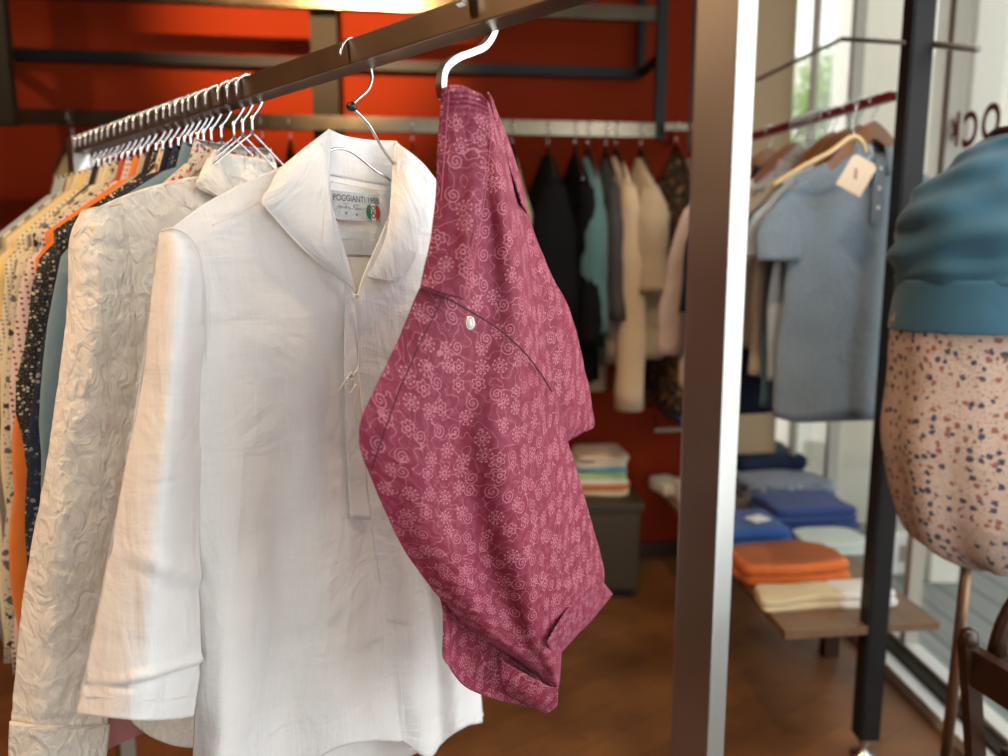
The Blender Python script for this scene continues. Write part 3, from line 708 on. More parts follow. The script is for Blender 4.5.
cf = GP([[(10, 721, .6), (38, 725, 2.9), (64, 726, 3.5), (88, 726, 3.1), (109, 724, 1.4)],
         [(9, 755, .6), (36, 757, 3.0), (62, 758, 3.6), (86, 758, 3.2), (106, 757, 1.4)],
         [(7, 795, .6), (33, 795, 3.0), (60, 795, 3.6), (84, 795, 3.2), (104, 795, 1.4)]], T2, 40, 20, crumple(.002, 25))
cf.build('cuff', M['embroid'], es, smooth=True, solid=.003, world=True)
col = GP([[(214, 150, -3.5), (232, 154, -4), (255, 158, -4), (276, 163, -3)],
          [(206, 166, -2), (228, 175, -3.2), (255, 180, -3.6), (280, 186, -3)],
          [(198, 184, -.5), (224, 193, -2.6), (250, 200, -3.4), (285, 210, -2.6)]], T2, 24, 14, crumple(.001, 20))
col.build('collar', M['embroid'], es, smooth=True, solid=.0015, world=True)
col = GP([[(214, 150, -3.3), (212, 152, -2.4), (207, 158, -1)], [(222, 166, -1), (210, 170, 1.0), (199, 176, 1.4)],
          [(236, 192, 1), (218, 190, 2), (196, 187, 1.6)], [(246, 212, 1.2), (228, 204, 2.2), (208, 193, 1.8)]], T2, 16, 22)
col.build('collar', M['embroid'], es, smooth=True, solid=.0015, world=True)
eb = GP([[(84, 218, -1), (140, 195, -2), (205, 180, -3), (270, 182, -3), (330, 215, -1)], [(96, 330, -1), (140, 330, -2.2), (205, 330, -2.4), (270, 330, -2.2), (326, 330, -1)],
          [(98, 560, -1), (140, 560, -2.2), (205, 560, -2.4), (270, 560, -2.2), (324, 560, -1)], [(130, 690, -1), (150, 700, -2), (205, 715, -2.2), (270, 715, -2), (318, 690, -1)]], T2, 40, 60, crumple(.003, 22))
eb.build('back_panel', M['embroid'], es, smooth=True, solid=.0012, world=True)
er = GP([[(310, 208, .5), (322, 212, 1.4), (334, 222, .4)], [(318, 300, .3), (338, 300, 2.0), (356, 300, .3)], [(326, 460, .2), (346, 460, 2.0), (368, 460, .2)], [(336, 610, .1), (356, 612, 1.8), (376, 610, .1)]], T2, 30, 60, crumple(.003, 22))
er.build('sleeve', M['embroid'], es, smooth=True, solid=.0012, world=True)
for (px, py) in ((93, 226),):
    m = MB(); q = G(px, py, T2, .022); m.tube([q, q+V((0, 0, -.012))], .004, 8); o = m.build('shoulder_tab', C['yellow'], es, world=True, smooth=True)
h = wire_hanger(M['wire'], 'thick silver wire hanger with its arch showing in the embroidered collar', 'hanger', 'hangers on the steel rack'); place(h, RT(T2), MRZ)
# ---- plain white linen shirt ------------------------------------------------
T1 = .18
ws = empty('linen_shirt', RT(T1), 0, 'plain white linen pull-over shirt with open collar and printed neck label, front of the rack', 'shirt')
def lin(a=1.0, seed=0): return lambda u, v, p: a*(.0022*nz(p, 12, seed)+.0012*nz(p, 28, seed+3)+.005*min(1, v*1.6)*nz(V((p.x, p.y, p.z*.12)), 17, seed+9))
back = GP([[(326, 142, -5), (345, 150, -6), (375, 152, -6), (397, 145, -5)],
           [(320, 180, -3.5), (345, 184, -4.5), (375, 188, -4.5), (402, 185, -3.5)],
           [(312, 230, -2.5), (345, 232, -3.2), (375, 234, -3.2), (408, 235, -2.5)],
           [(300, 300, -2), (345, 310, -2.6), (375, 310, -2.6), (412, 305, -2)],
           [(250, 430, -2), (330, 430, -2.6), (380, 430, -2.6), (440, 430, -2)],
           [(235, 600, -2), (330, 600, -2.6), (390, 600, -2.6), (455, 600, -2)],
           [(225, 742, -2), (330, 768, -2.6), (400, 760, -2.6), (484, 716, -1.5)]], T1, 36, 80, lin(.6))
back.build('back_panel', M['linen'], ws, smooth=True, solid=.001, world=True)
# front left of the picture
fl = GP([[(172, 228, 0), (206, 203, .3), (246, 182, .4), (286, 164, 0), (322, 142, -1.5)],
         [(172, 262, .6), (222, 240, 1.5), (263, 222, 1.7), (300, 210, 1.6), (330, 200, .6)],
         [(188, 310, .8), (235, 302, 1.9), (278, 296, 2.3), (318, 290, 2.3), (355, 293, 1.6)],
         [(194, 360, .9), (240, 355, 2.4), (280, 350, 3.0), (320, 348, 2.8), (357, 350, 1.8)],
         [(198, 430, 1), (240, 430, 2.6), (282, 430, 2.2), (320, 428, 3.2), (362, 430, 2.2)],
         [(198, 520, .8), (236, 520, 3.0), (280, 520, 1.8), (326, 520, 3.6), (372, 522, 2.6)],
         [(197, 620, .6), (232, 620, 3.4), (282, 620, 1.6), (334, 620, 4.0), (385, 622, 2.6)],
         [(195, 700, .4), (228, 700, 3.6), (282, 700, 1.4), (338, 698, 4.2), (394, 694, 2.4)],
         [(192, 790, .2), (224, 790, 3.6), (284, 778, 1.6), (344, 745, 4.0), (402, 741, 2.2)]], T1, 90, 130, lin(1.0, 1))
fr_ = GP([[(397, 143, -1.5), (410, 152, 0), (425, 166, .2), (440, 185, .2), (462, 215, 0)],
          [(392, 205, .6), (410, 212, 1.5), (428, 220, 1.5), (447, 232, 1), (470, 250, .3)],
          [(357, 296, 1.6), (385, 290, 2.2), (412, 288, 2.2), (440, 290, 1.4), (472, 295, .4)],
          [(359, 360, 1.8), (388, 360, 2.4), (415, 360, 2.2), (442, 360, 1.6), (470, 360, .4)],
          [(364, 440, 2.1), (390, 440, 2.6), (415, 440, 2.0), (442, 440, 2.2), (470, 440, .4)],
          [(372, 522, 2.6), (396, 522, 3.0), (420, 522, 1.6), (446, 522, 2.6), (474, 522, .4)],
          [(385, 622, 2.6), (408, 622, 3.2), (430, 620, 1.4), (452, 616, 2.8), (478, 612, .3)],
          [(394, 694, 2.4), (416, 690, 3.4), (436, 684, 1.4), (457, 676, 3.0), (480, 664, .2)],
          [(402, 741, 2.2), (428, 758, 3.4), (440, 745, 1.4), (460, 730, 3.2), (482, 722, .2)]], T1, 70, 130, lin(1.0, 1))
fl.add(fr_.v, fr_.f, fr_.uv); fo = fl.build('front_panel', M['linen'], ws, smooth=True, solid=.0012, world=True)
import bmesh
bm = bmesh.new(); bm.from_mesh(fo.data); bmesh.ops.remove_doubles(bm, verts=bm.verts, dist=.0006); bm.to_mesh(fo.data); bm.free()
# sleeve nearer the viewer
sl = GP([[(160, 233, 1.0), (168, 229, 2.0), (178, 230, 2.6), (190, 238, 2.4), (200, 250, 1.2)],
         [(156, 262, .6), (170, 262, 3.0), (184, 265, 3.8), (196, 272, 2.8), (207, 285, 1.0)],
         [(149, 320, .5), (164, 320, 3.4), (180, 320, 4.6), (195, 322, 3.0), (207, 325, 1.0)],
         [(140, 400, .4), (156, 400, 3.6), (172, 400, 5.2), (189, 400, 3.2), (201, 400, 1.0)],
         [(125, 470, .3), (144, 470, 3.6), (166, 470, 5.6), (186, 470, 3.6), (200, 470, 1.2)],
         [(112, 540, .3), (136, 541, 4.0), (160, 545, 5.8), (184, 548, 3.8), (200, 546, 1.4)],
         [(97, 620, .3), (126, 622, 4.0), (154, 624, 6.0), (182, 624, 4.2), (200, 622, 1.6)],
         [(86, 678, .3), (118, 682, 4.2), (148, 680, 6.0), (178, 674, 4.2), (200, 668, 1.6)],
         [(77, 714, .2), (110, 717, 4.2), (142, 720, 6.0), (172, 720, 4.2), (194, 716, 1.4)]], T1, 70, 130,
        lambda u, v, p: .002*nz(p, 14, 8)+.0012*nz(p, 30, 2) + .0055*nz(V((p.x, p.y, p.z*.15)), 20, 12)*(1-v*.5)
        + .0045*math.exp(-((v-.64-.03*u)/.02)**2) - .003*math.exp(-((v-.665-.03*u)/.015)**2) + .005*math.exp(-((v-.875+.03*u)/.012)**2) - .004*math.exp(-((v-.90+.03*u)/.012)**2))
sl.build('sleeve', M['linen'], ws, smooth=True, solid=.0012, world=True)
slb = GP([[(160, 233, .8), (172, 232, -1), (190, 240, -1), (200, 250, 1.0)], [(149, 320, .3), (168, 320, -1.6), (192, 322, -1.6), (206, 325, .8)],
          [(125, 470, .1), (150, 470, -2), (182, 470, -2), (199, 470, 1.0)], [(77, 714, .1), (115, 712, -2.4), (160, 714, -2.4), (193, 716, 1.2)]], T1, 24, 40, lin(.5, 3))
slb.build('sleeve_back', M['linen'], ws, smooth=True, solid=.001, world=True)
sr_ = GP([[(455, 212, .3), (466, 220, 1.4), (478, 236, .3)], [(462, 300, .2), (482, 300, 2.0), (500, 300, .2)], [(468, 440, .1), (490, 440, 2.2), (512, 440, .1)], [(474, 588, .1), (496, 590, 2.0), (520, 586, .1)]], T1, 30, 60, lin(.8, 4))
sr_.build('sleeve', M['linen'], ws, smooth=True, solid=.0012, world=True)
# armhole seam and stitched hems
def seam(name, pts, t, r, mat, parent, n=60, flat=.6):
    m = MB(); m.tube(spline([G(a, b, t, c/100) for a, b, c in pts], n), r, 6); return m.build(name, mat, parent, smooth=True, world=True)
seam('armhole_seam', [(161, 231, 1.3), (176, 229, 2.9), (192, 240, 3.1), (203, 268, 2.4), (208, 320, 2.0), (202, 400, .8)], T1, .0010, M['linen'], ws)
# placket strips
pk = GP([[(345, 285, 2.6), (356, 296, 2.3)], [(344, 350, 3.1), (358, 350, 2.4)], [(345, 430, 3.4), (362, 430, 2.7)], [(350, 518, 3.7), (371, 520, 3.2)]], T1, 8, 60, lin(.7, 1))
pk.build('placket', M['linen'], ws, smooth=True, solid=.0014, world=True)
# collar: back stand, two wings
cb = GP([[(328, 129, -3.8), (345, 136, -5.2), (370, 140, -5.4), (396, 141, -4.0)],
         [(328, 150, -3.6), (345, 158, -5.0), (372, 163, -5.2), (395, 163, -3.8)],
         [(328, 174, -3.4), (345, 178, -4.6), (372, 184, -4.8), (395, 186, -3.6)]], T1, 28, 14, lin(.5, 2))
cb.build('collar_stand', M['linen'], ws, smooth=True, solid=.002, world=True)
wl = GP([[(329, 129, -3.8), (316, 139, -2.2), (303, 149, -.6), (290, 160, .8), (277, 171, 1.6)],
         [(330, 152, -1.6), (314, 162, .6), (298, 171, 2.2), (283, 179, 2.8), (270, 187, 2.6)],
         [(330, 190, 1.6), (314, 195, 2.8), (297, 200, 3.5), (280, 202, 3.5), (262, 203, 3.0)],
         [(333, 225, 3.0), (320, 226, 3.6), (306, 226, 3.8), (292, 226, 3.6), (280, 224, 3.2)],
         [(341, 256, 3.4), (332, 256, 3.8), (322, 254, 3.8), (312, 251, 3.6), (300, 246, 3.4)],
         [(355, 290, 2.7), (345, 282, 3.2), (337, 275, 3.4), (329, 269, 3.4), (318, 262, 3.2)]], T1, 40, 60, lin(.35, 6))
wl.build('collar_wing', M['linen'], ws, smooth=True, solid=.0024, world=True)
wr = GP([[(396, 141, -4.0), (403, 150, -2.4), (411, 160, -.6), (418, 170, 1.0), (427, 180, 2.2)],
         [(393, 165, -2.0), (401, 172, .2), (409, 180, 1.8), (418, 192, 2.6), (427, 202, 2.8)],
         [(391, 200, 1.0), (399, 206, 2.4), (407, 212, 3.1), (414, 218, 3.3), (420, 226, 3.2)],
         [(387, 232, 2.6), (394, 239, 3.4), (401, 245, 3.6), (408, 250, 3.6), (416, 254, 3.4)],
         [(377, 258, 3.0), (384, 263, 3.5), (391, 267, 3.6), (399, 271, 3.5), (406, 273, 3.3)],
         [(366, 277, 2.9), (373, 279, 3.3), (381, 280, 3.4), (390, 281, 3.4), (398, 281, 3.2)]], T1, 40, 60, lin(.35, 7))
wr.build('collar_wing', M['linen'], ws, smooth=True, solid=.0024, world=True)
seam('collar_seam', [(329, 131, -3.5), (329, 160, -.6), (327, 195, 2.2), (323, 230, 3.9), (319, 260, 3.6)], T1, .0006, M['linen_thread'], ws)
seam('collar_edge', [(262, 203, 3.1), (280, 224, 3.4), (300, 246, 3.6), (318, 262, 3.4), (336, 275, 3.4), (355, 291, 2.9)], T1, .0010, M['linen'], ws)
for pts in ([(331, 181, -3.6), (350, 185, -4.2), (375, 190, -4.2), (390, 191, -3.2)], [(337, 238, -2.6), (350, 239, -3.0), (372, 240, -3.0), (386, 240, -2.4)]):
    seam('yoke_seam', pts, T1, .0005, M['linen'], ws, 20)
seam('shoulder_seam', [(212, 225, 1.6), (240, 212, 1.9), (270, 196, 2.0)], T1, .0006, M['linen'], ws, 20)
seam('hem_stitch', [(325, 748, 3.6), (345, 738, 4.0), (372, 732, 3.4), (402, 735, 2.4)], T1, .0005, M['linen'], ws, 20)
seam('hem_stitch', [(408, 748, 2.8), (428, 750, 3.6), (441, 737, 1.8), (460, 722, 3.4), (481, 714, .5)], T1, .0005, M['linen'], ws, 30)
seam('cuff_stitch', [(81, 695, .6), (114, 698, 4.3), (146, 700, 6.1), (176, 699, 4.5), (197, 694, 1.9)], T1, .0005, M['linen'], ws, 30)
# neck label
LO = -2.2
lab0 = G(331, 190, T1, LO/100+.002); lab1 = G(379, 195, T1, LO/100+.002); lab2 = G(379, 223.5, T1, LO/100+.002); lab3 = G(333, 219, T1, LO/100+.002)
lx = (lab1-lab0); ly = (lab3-lab0); ln = lx.cross(ly).normalized()
if ln.dot(EYE-lab0) < 0: ln = -ln
def lp(a, b, o=0.0): return lab0 + lx*a + ly*b + ln*o
def m_label():
    m, nt, b = newmat('woven_grey_label'); g = N(nt); n = g('ShaderNodeTexNoise', i_Scale=260, i_Detail=5); g.L(coords(g, 'Object'), n.inputs['Vector'])
    g.L(g.ramp(n.outputs[0], [(.35, (.36, .37, .37)), (.6, (.47, .48, .48))]), b.inputs['Base Color']); b.inputs['Roughness'].default_value = .8; return m
lb = MB(); nn = 10
vs = [lp(i/nn, j) for j in range(2) for i in range(nn+1)]; lb.add(vs, [(i, i+1, nn+2+i, nn+1+i) for i in range(nn)])
labo = lb.build('neck_label', m_label(), ws, solid=.0006, world=True); labo['label'] = 'grey woven neck label with tricolour badge'
ink = simple('label_ink', (.03, .03, .035), .7); lg = simple('label_green', (.02, .16, .06), .7); lr = simple('label_red', (.42, .03, .02), .7); lw_ = simple('label_white', (.72, .70, .64), .7)
def label_text(s, x0, x1, y0, y1, name='label_lettering'):
    vs, fs = text_geo(s, 1); w0 = min(v.x for v in vs); w1 = max(v.x for v in vs); h1 = max(v.y for v in vs); h0 = min(v.y for v in vs)
    mb = MB(); mb.add([lp(x0+(v.x-w0)/(w1-w0)*(x1-x0), y1-(v.y-h0)/(h1-h0)*(y1-y0), .0007) for v in vs], fs)
    o = mb.build(name, ink, labo, world=False)
    return o
def fix_child(mb, name, mat, solid=0, smooth=False):
    p = ws.location; o = mb.build(name, mat, labo, solid=solid, smooth=smooth)
    for v in o.data.vertices: v.co = v.co - V(p)
    return o
def ltext(s, x0, x1, y0, y1, serif=False):
    vs, fs = text_geo(s, 1); w0 = min(v.x for v in vs); w1 = max(v.x for v in vs); h1 = max(v.y for v in vs); h0 = min(v.y for v in vs)
    mb = MB(); mb.add([lp(x0+(v.x-w0)/(w1-w0)*(x1-x0), y1-(v.y-h0)/(h1-h0)*(y1-y0), .0007) for v in vs], fs)
    return fix_child(mb, 'lettering', ink)
ltext('POGGIANTI 1958', .03, .97, .12, .34)
ltext('w', .24, .30, .72, .82); ltext('w', .46, .52, .74, .84)
mb = MB(); sig = [(.10, .56), (.13, .50), (.14, .62), (.17, .50), (.19, .60), (.22, .54), (.24, .60), (.27, .50), (.29, .60), (.33, .55), (.37, .60), (.42, .57), (.44, .48), (.47, .62), (.50, .55), (.53, .60), (.57, .54), (.60, .60), (.64, .56), (.68, .55)]
mb.tube(spline([lp(a, b, .0008) for a, b in sig], 90), .00022, 5); fix_child(mb, 'signature', ink)
mb = MB(); mb.tube([lp(.22, .44, .0008), lp(.34, .42, .0008)], .0002, 4); mb.tube([lp(.42, .45, .0008), lp(.55, .43, .0008)], .0002, 4); fix_child(mb, 'signature', ink)
def disc(cx, cy, rx, ry, a0, a1, mat, o, name='badge', r0=0):
    n = 20; mb = MB(); vs = []
    for i in range(n+1):
        a = R(a0+(a1-a0)*i/n); vs += [lp(cx+rx*r0*math.cos(a), cy-ry*r0*math.sin(a), o), lp(cx+rx*math.cos(a), cy-ry*math.sin(a), o)]
    mb.add(vs, [(2*i, 2*i+1, 2*i+3, 2*i+2) for i in range(n)]); return fix_child(mb, name, mat)
def chord(cx, cy, rx, ry, u0, u1, mat, o, name='badge'):
    n = 14; vs = []
    for i in range(n+1):
        u = u0+(u1-u0)*i/n; k = math.sqrt(max(0, 1-u*u)); vs += [lp(cx+rx*u, cy-ry*k, o), lp(cx+rx*u, cy+ry*k, o)]
    mb = MB(); mb.add(vs, [(2*i, 2*i+1, 2*i+3, 2*i+2) for i in range(n)]); return fix_child(mb, name, mat)
chord(.845, .66, .155, .32, -1, -.32, lg, .0008); chord(.845, .66, .155, .32, -.32, .32, lw_, .0008); chord(.845, .66, .155, .32, .32, 1, lr, .0008)
disc(.845, .50, .045, .09, 0, 360, ink, .0010, r0=.6); disc(.845, .78, .05, .10, 0, 360, ink, .0010, r0=.6)
for k in range(5): disc(.845, .64, .06, .012, 0, 360, ink, .0010) if k == 0 else disc(.845, .60+.03*k, .04, .006, 0, 360, ink, .0010)
# buttons and tie cord
def button(px, py, o, r=.0048):
    c = G(px, py, T1, o/100); q = (EYE-c).normalized(); q = (q*.5+(-RD)*.8).normalized(); a = q.orthogonal().normalized(); b = q.cross(a)
    prof = [(0, .0006), (.5, .0006), (.62, .0022), (.85, .0028), (1.0, .0014), (1.0, -.0006), (.2, -.001)]; vs = []; n = 20
    for k, (rr, z) in enumerate(prof):
        for i in range(n): t = 2*math.pi*i/n; vs.append(c + a*(rr*r*math.cos(t)) + b*(rr*r*math.sin(t)) + q*z)
    m = MB(); m.add(vs, [(j*n+i, j*n+(i+1) % n, (j+1)*n+(i+1) % n, (j+1)*n+i) for j in range(len(prof)-1) for i in range(n)])
    bt = m.build('button', simple('mother_of_pearl_button', (.80, .76, .68), .3) if 'mother_of_pearl_button' not in bpy.data.materials else bpy.data.materials['mother_of_pearl_button'], ws, smooth=True, world=True)
    h = MB()
    for s in (-.0013, .0013): h.tube([c+a*s+q*.0004, c+a*s+q*.0012], .0005, 6)
    hh = h.build('button_hole', ink, bt); 
    for v in hh.data.vertices: v.co = v.co - V(ws.location)
button(356, 298, 3.3); button(351, 377, 3.9)
for pts in ([(352, 372, 4.3), (346, 380, 4.6), (353, 386, 4.5), (348, 378, 4.7), (338, 392, 4.6)], [(352, 383, 4.4), (357, 395, 4.6), (354, 410, 4.4), (358, 424, 4.2)], [(356, 303, 3.1), (358, 335, 2.6), (358, 365, 2.6), (354, 374, 3.6)], [(351, 380, 4.5), (345, 388, 4.7), (350, 393, 4.7), (356, 384, 4.6)]):
    m = MB(); m.tube(spline([G(a, b, T1, c/100) for a, b, c in pts], 30), .0010, 6); m.build('tie_cord', M['linen_thread'], ws, smooth=True, world=True)
# its wire hanger: hook over the rail, black bead, arms inside the collar
hg = empty('wire_hanger', RT(T1), 0, 'chrome wire hanger with a black bead, carrying the plain white shirt', 'hanger', 'hangers on the steel rack')
r0 = RT(T1)
def HL(x, z, y=0): return r0 + RX*x + RD*y + V((0, 0, z))
m = MB(); hp = [HL(-.026, -.006), HL(-.022, .006), HL(-.012, .0165), HL(.003, .0175), HL(.0165, .012), HL(.0185, -.008)] + [G(372, 78, T1), G(368, 90, T1), G(357, 100, T1), G(351, 107, T1)]
m.tube(spline(hp, 50), .0019, 8); m.tube(spline([G(351, 107, T1), G(361, 116, T1), G(371, 128, T1, .0), G(382, 148, T1, -.01), G(394, 165, T1, -.02), G(410, 195, T1, -.015), G(450, 238, T1, -.01)], 50), .0019, 8)
m.build('hook', M['wire'], hg, smooth=True, world=True)
m = MB(); m.tube(spline([G(205, 245, T1, -.008), G(250, 205, T1, -.01), (G(300, 165, T1, -.02)), G(328, 151, T1, -.022), G(343, 149, T1, -.022), G(356, 155, T1, -.022), G(372, 168, T1, -.02), G(395, 184, T1, -.018), G(430, 215, T1, -.01), G(458, 246, T1, -.008)], 70), .0018, 8)
m.tube(spline([G(200, 250, T1, -.008), G(260, 254, T1, -.012), G(338, 255, T1, -.014), G(384, 256.5, T1, -.014), G(430, 254, T1, -.01), G(460, 250, T1, -.008)], 40), .0018, 8)
m.build('shoulder_wire', M['wire'], hg, smooth=True, world=True)
m = MB(); c = G(351.5, 107, T1); m.lathe(c, [(.001, -.006), (.0045, -.005), (.0063, -.002), (.0066, .001), (.0052, .0045), (.002, .006)], 16); m.build('bead', M['black_plastic'], hg, smooth=True, world=True)
# ---- berry printed shorts ---------------------------------------------------
T0 = -.03
bs = empty('swim_shorts', RT(T0), 0, 'berry pink drawstring shorts printed with pale flowers and spirals, on a flat silver hook', 'shorts')
def fab(a=1.0, seed=0): return lambda u, v, p: a*(.0022*nz(p, 18, seed)+.0012*nz(p, 40, seed+3)+.003*nz(V((p.x, p.y, p.z*.3)), 26, seed+6))
# front leg
K_ = .62
fprows = [[(474, 96, .2), (477, 94, .5), (480, 93, .8), (482, 95, .8), (489, 103, -.6)],
         [(474, 130, .2), (480, 130, .8), (487, 130, 1.3), (495, 135, 1.6), (504, 150, -1.2)],
         [(468, 180, .3), (476, 180, 1.2), (486, 181, 2.0), (502, 186, 3.2), (518, 205, -1.6)],
         [(458, 235, .4), (474, 236, 1.8), (492, 238, 2.4), (512, 245, 4.2), (532, 262, -1.8)],
         [(422, 285, .2), (455, 290, 2.0), (490, 296, 2.6), (520, 308, 5.0), (543, 325, -1.6)],
         [(397, 345, .2), (436, 350, 2.2), (480, 355, 3.0), (520, 362, 5.6), (552, 380, -1.0)],
         [(359, 428, .0), (410, 428, 2.2), (462, 428, 2.6), (512, 432, 6.4), (568, 440, -1.8)],
         [(377, 492, .0), (420, 492, 2.8), (470, 494, 2.4), (520, 498, 6.6), (586, 505, -2.0)],
         [(408, 555, .0), (446, 556, 3.2), (486, 558, 2.4), (530, 562, 6.8), (600, 556, -2.2)],
         [(446, 604, .0), (474, 606, 3.2), (506, 606, 3.0), (540, 606, 6.4), (602, 586, -2.2)],
         [(478, 634, .2), (500, 640, 2.8), (522, 642, 3.6), (544, 638, 5.8), (578, 616, -.6)],
         [(524, 664, .8), (534, 668, 2.4), (544, 668, 3.6), (553, 662, 4.8), (563, 643, 1.6)],
         [(549, 690, 1.0), (552, 692, 1.8), (555, 692, 2.4), (557, 690, 2.8), (558, 684, 2.4)]]
fp = GP([[(a_, b_, c_*K_) for a_, b_, c_ in r_] for r_ in fprows], T0, 110, 170, fab(1.0, 1))
fp.build('leg_panel', M['berry'], bs, smooth=True, solid=.0012, world=True)
# turned-up hem, right side
hm = GP([[(592, 570, -.6), (600, 578, -1.4), (606, 586, -2.0), (612, 594, -2.8)], [(577, 596, 1.4), (584, 602, .2), (592, 610, -.8), (597, 613, -2.0)],
         [(560, 620, 3.4), (566, 626, 2.0), (573, 633, .6), (577, 635, -.8)], [(546, 642, 4.4), (549, 648, 3.2), (553, 654, 2.0), (557, 656, 1.0)]], T0, 20, 40, fab(.5, 3))
hm.build('hem', M['berry'], bs, smooth=True, solid=.002, world=True)
# back layer of the same leg, lower left, with its own hem
bl = GP([[(420, 560, -1.2), (450, 590, -1.6), (500, 625, -1.6), (556, 655, -1.2)],
         [(441, 600, -1.2), (470, 630, -1.8), (512, 652, -1.6), (557, 672, -.8)],
         [(443, 628, -1.0), (470, 655, -2.0), (512, 674, -1.4), (557, 690, -.2)],
         [(443, 654, -.8), (466, 684, -1.8), (508, 699, -1.0), (556, 698, .6)],
         [(446, 662, -.6), (470, 688, -1.6), (520, 705, -.8), (550, 711, .4)]], T0, 60, 50, fab(.8, 5))
bl.build('back_leg_layer', M['berry'], bs, smooth=True, solid=.0012, world=True)
tip = GP([[(500, 660, 1.2), (522, 672, 2.0), (548, 686, 2.4), (558, 688, 2.4)], [(500, 676, .6), (522, 690, 1.6), (544, 702, 1.8), (557, 700, 1.8)], [(505, 692, 0), (528, 704, .6), (545, 712, .8), (556, 706, 1.0)]], T0, 24, 20, fab(.7, 9))
tip.build('hem', M['berry'], bs, smooth=True, solid=.002, world=True)
# second leg behind
sg = GP([[(488, 100, -2.2), (498, 118, -2.6), (504, 135, -3.0), (508, 150, -3.4)],
         [(500, 180, -2.6), (512, 190, -3.2), (521, 200, -3.6), (527, 212, -4.0)],
         [(515, 260, -2.4), (528, 258, -3.0), (538, 256, -3.6), (546, 262, -4.4)],
         [(530, 320, -2.4), (547, 318, -3.0), (562, 318, -3.4), (573, 322, -5.0)],
         [(540, 380, -2.4), (556, 378, -2.8), (572, 376, -3.2), (586, 376, -5.4)],
         [(548, 425, -2.4), (562, 424, -2.6), (578, 422, -3.4), (592, 410, -5.8)],
         [(552, 450, -2.4), (562, 444, -2.8), (573, 437, -3.6), (595, 425, -6.0)]], T0, 50, 90, fab(1.0, 8))
sg.build('rear_leg', M['berry'], bs, smooth=True, solid=.0012, world=True)
sh2 = GP([[(560, 400, -6.5), (575, 400, -7), (590, 398, -7.5)], [(556, 430, -6), (572, 428, -6.5), (594, 425, -6.8)], [(560, 446, -5), (570, 440, -5.6), (585, 431, -6.2)]], T0, 16, 16)
sh2.build('lining', M['berry'], bs, smooth=True, solid=.0012, world=True)
# waistband: elastic gathers then flat casing, turned inside along the right
ribs = lambda u, v, p: -.0050*abs(math.sin(v*72+u*1.6))*max(0, 1-v*1.8)*(math.sin(math.pi*u)**.4 if 0 < u < 1 else 0) + .0015*nz(p, 24, 4)
wb = GP([[(443, 88, .8), (455, 86, 1.4), (468, 87, 1.7), (480, 92, 1.4), (487, 100, 1.9)],
         [(441, 112, .8), (454, 112, 1.5), (467, 113, 1.9), (479, 116, 2.2), (489, 121, 2.3)],
         [(438, 150, .8), (451, 152, 1.6), (464, 154, 2.1), (476, 156, 2.6), (486, 158, 2.9)],
         [(436, 195, .8), (448, 197, 1.7), (460, 199, 2.3), (471, 200, 3.0), (481, 202, 3.2)],
         [(430, 240, .8), (442, 242, 1.6), (454, 244, 2.2), (464, 245, 3.0), (473, 246, 3.3)],
         [(420, 286, .8), (432, 290, 1.6), (444, 294, 2.2), (455, 297, 2.6), (464, 300, 2.8)]], T0, 50, 150, ribs)
wb.build('waistband', M['berry'], bs, smooth=True, solid=.003, world=True)
wi = GP([[(487, 92, -1.5), (492, 100, -1.8), (495, 108, -2.6)], [(496, 125, -1.6), (502, 128, -2.2), (508, 140, -3.0)], [(510, 170, -2.0), (516, 172, -2.8), (522, 186, -3.4)], [(522, 205, -2.4), (526, 212, -3.2), (528, 222, -3.8)]], T0, 12, 40, fab(.4, 2))
wi.build('waistband_inside', M['berry'], bs, smooth=True, solid=.002, world=True)
def bseam(name, pts, r, mat): return seam(name, pts, T0, r, mat, bs, 70)
for dx in (0, 5): bseam('waist_stitch', [(487+dx*.6, 106, 1.7), (487+dx, 122, 2.2), (484+dx, 160, 2.9), (479+dx, 202, 3.3), (472+dx, 246, 3.5), (464+dx, 296, 3.6)], .0004, M['pink_thread'])
bseam('waist_stitch', [(449, 90, 1.5), (447, 120, 1.6), (444, 160, 1.7), (441, 200, 1.8)], .0004, M['pink_thread'])
bseam('yoke_seam', [(421, 288, 1.6), (444, 297, 2.6), (470, 311, 3.4), (500, 330, 4.3), (525, 353, 4.6), (541, 374, 2.4), (552, 392, .6)], .0010, M['berry_thread'])
bseam('centre_seam', [(442, 300, 2.4), (427, 330, 2.3), (408, 370, 2.1), (392, 410, 1.8), (380, 445, 1.2), (372, 470, .6)], .0008, M['berry_thread'])
bseam('hem_stitch', [(446, 612, .3), (480, 640, 1.0), (510, 660, 2.2), (540, 680, 3.0)], .0004, M['berry_thread'])
# eyelet
c = G(470, 323, T0, .040); q = (EYE-c).normalized(); a = V((0, 0, 1)); a = (a-q*a.dot(q)).normalized(); b = q.cross(a)
m = MB(); m.tube([c + a*(.0062*math.cos(t))+b*(.0036*math.sin(t)) for t in [2*math.pi*i/24 for i in range(25)]], .0013, 8); m.build('eyelet', M['chrome'], bs, smooth=True, world=True)
m = MB(); m.tube(spline([c+a*.005-q*.001, c-a*.001+q*.001, c-a*.0055], 10), [.0012, .002, .0024, .0026, .0026, .0025, .0024, .002, .0015, .001], 8); m.build('drawcord_tip', M['linen_thread'], bs, smooth=True, world=True)
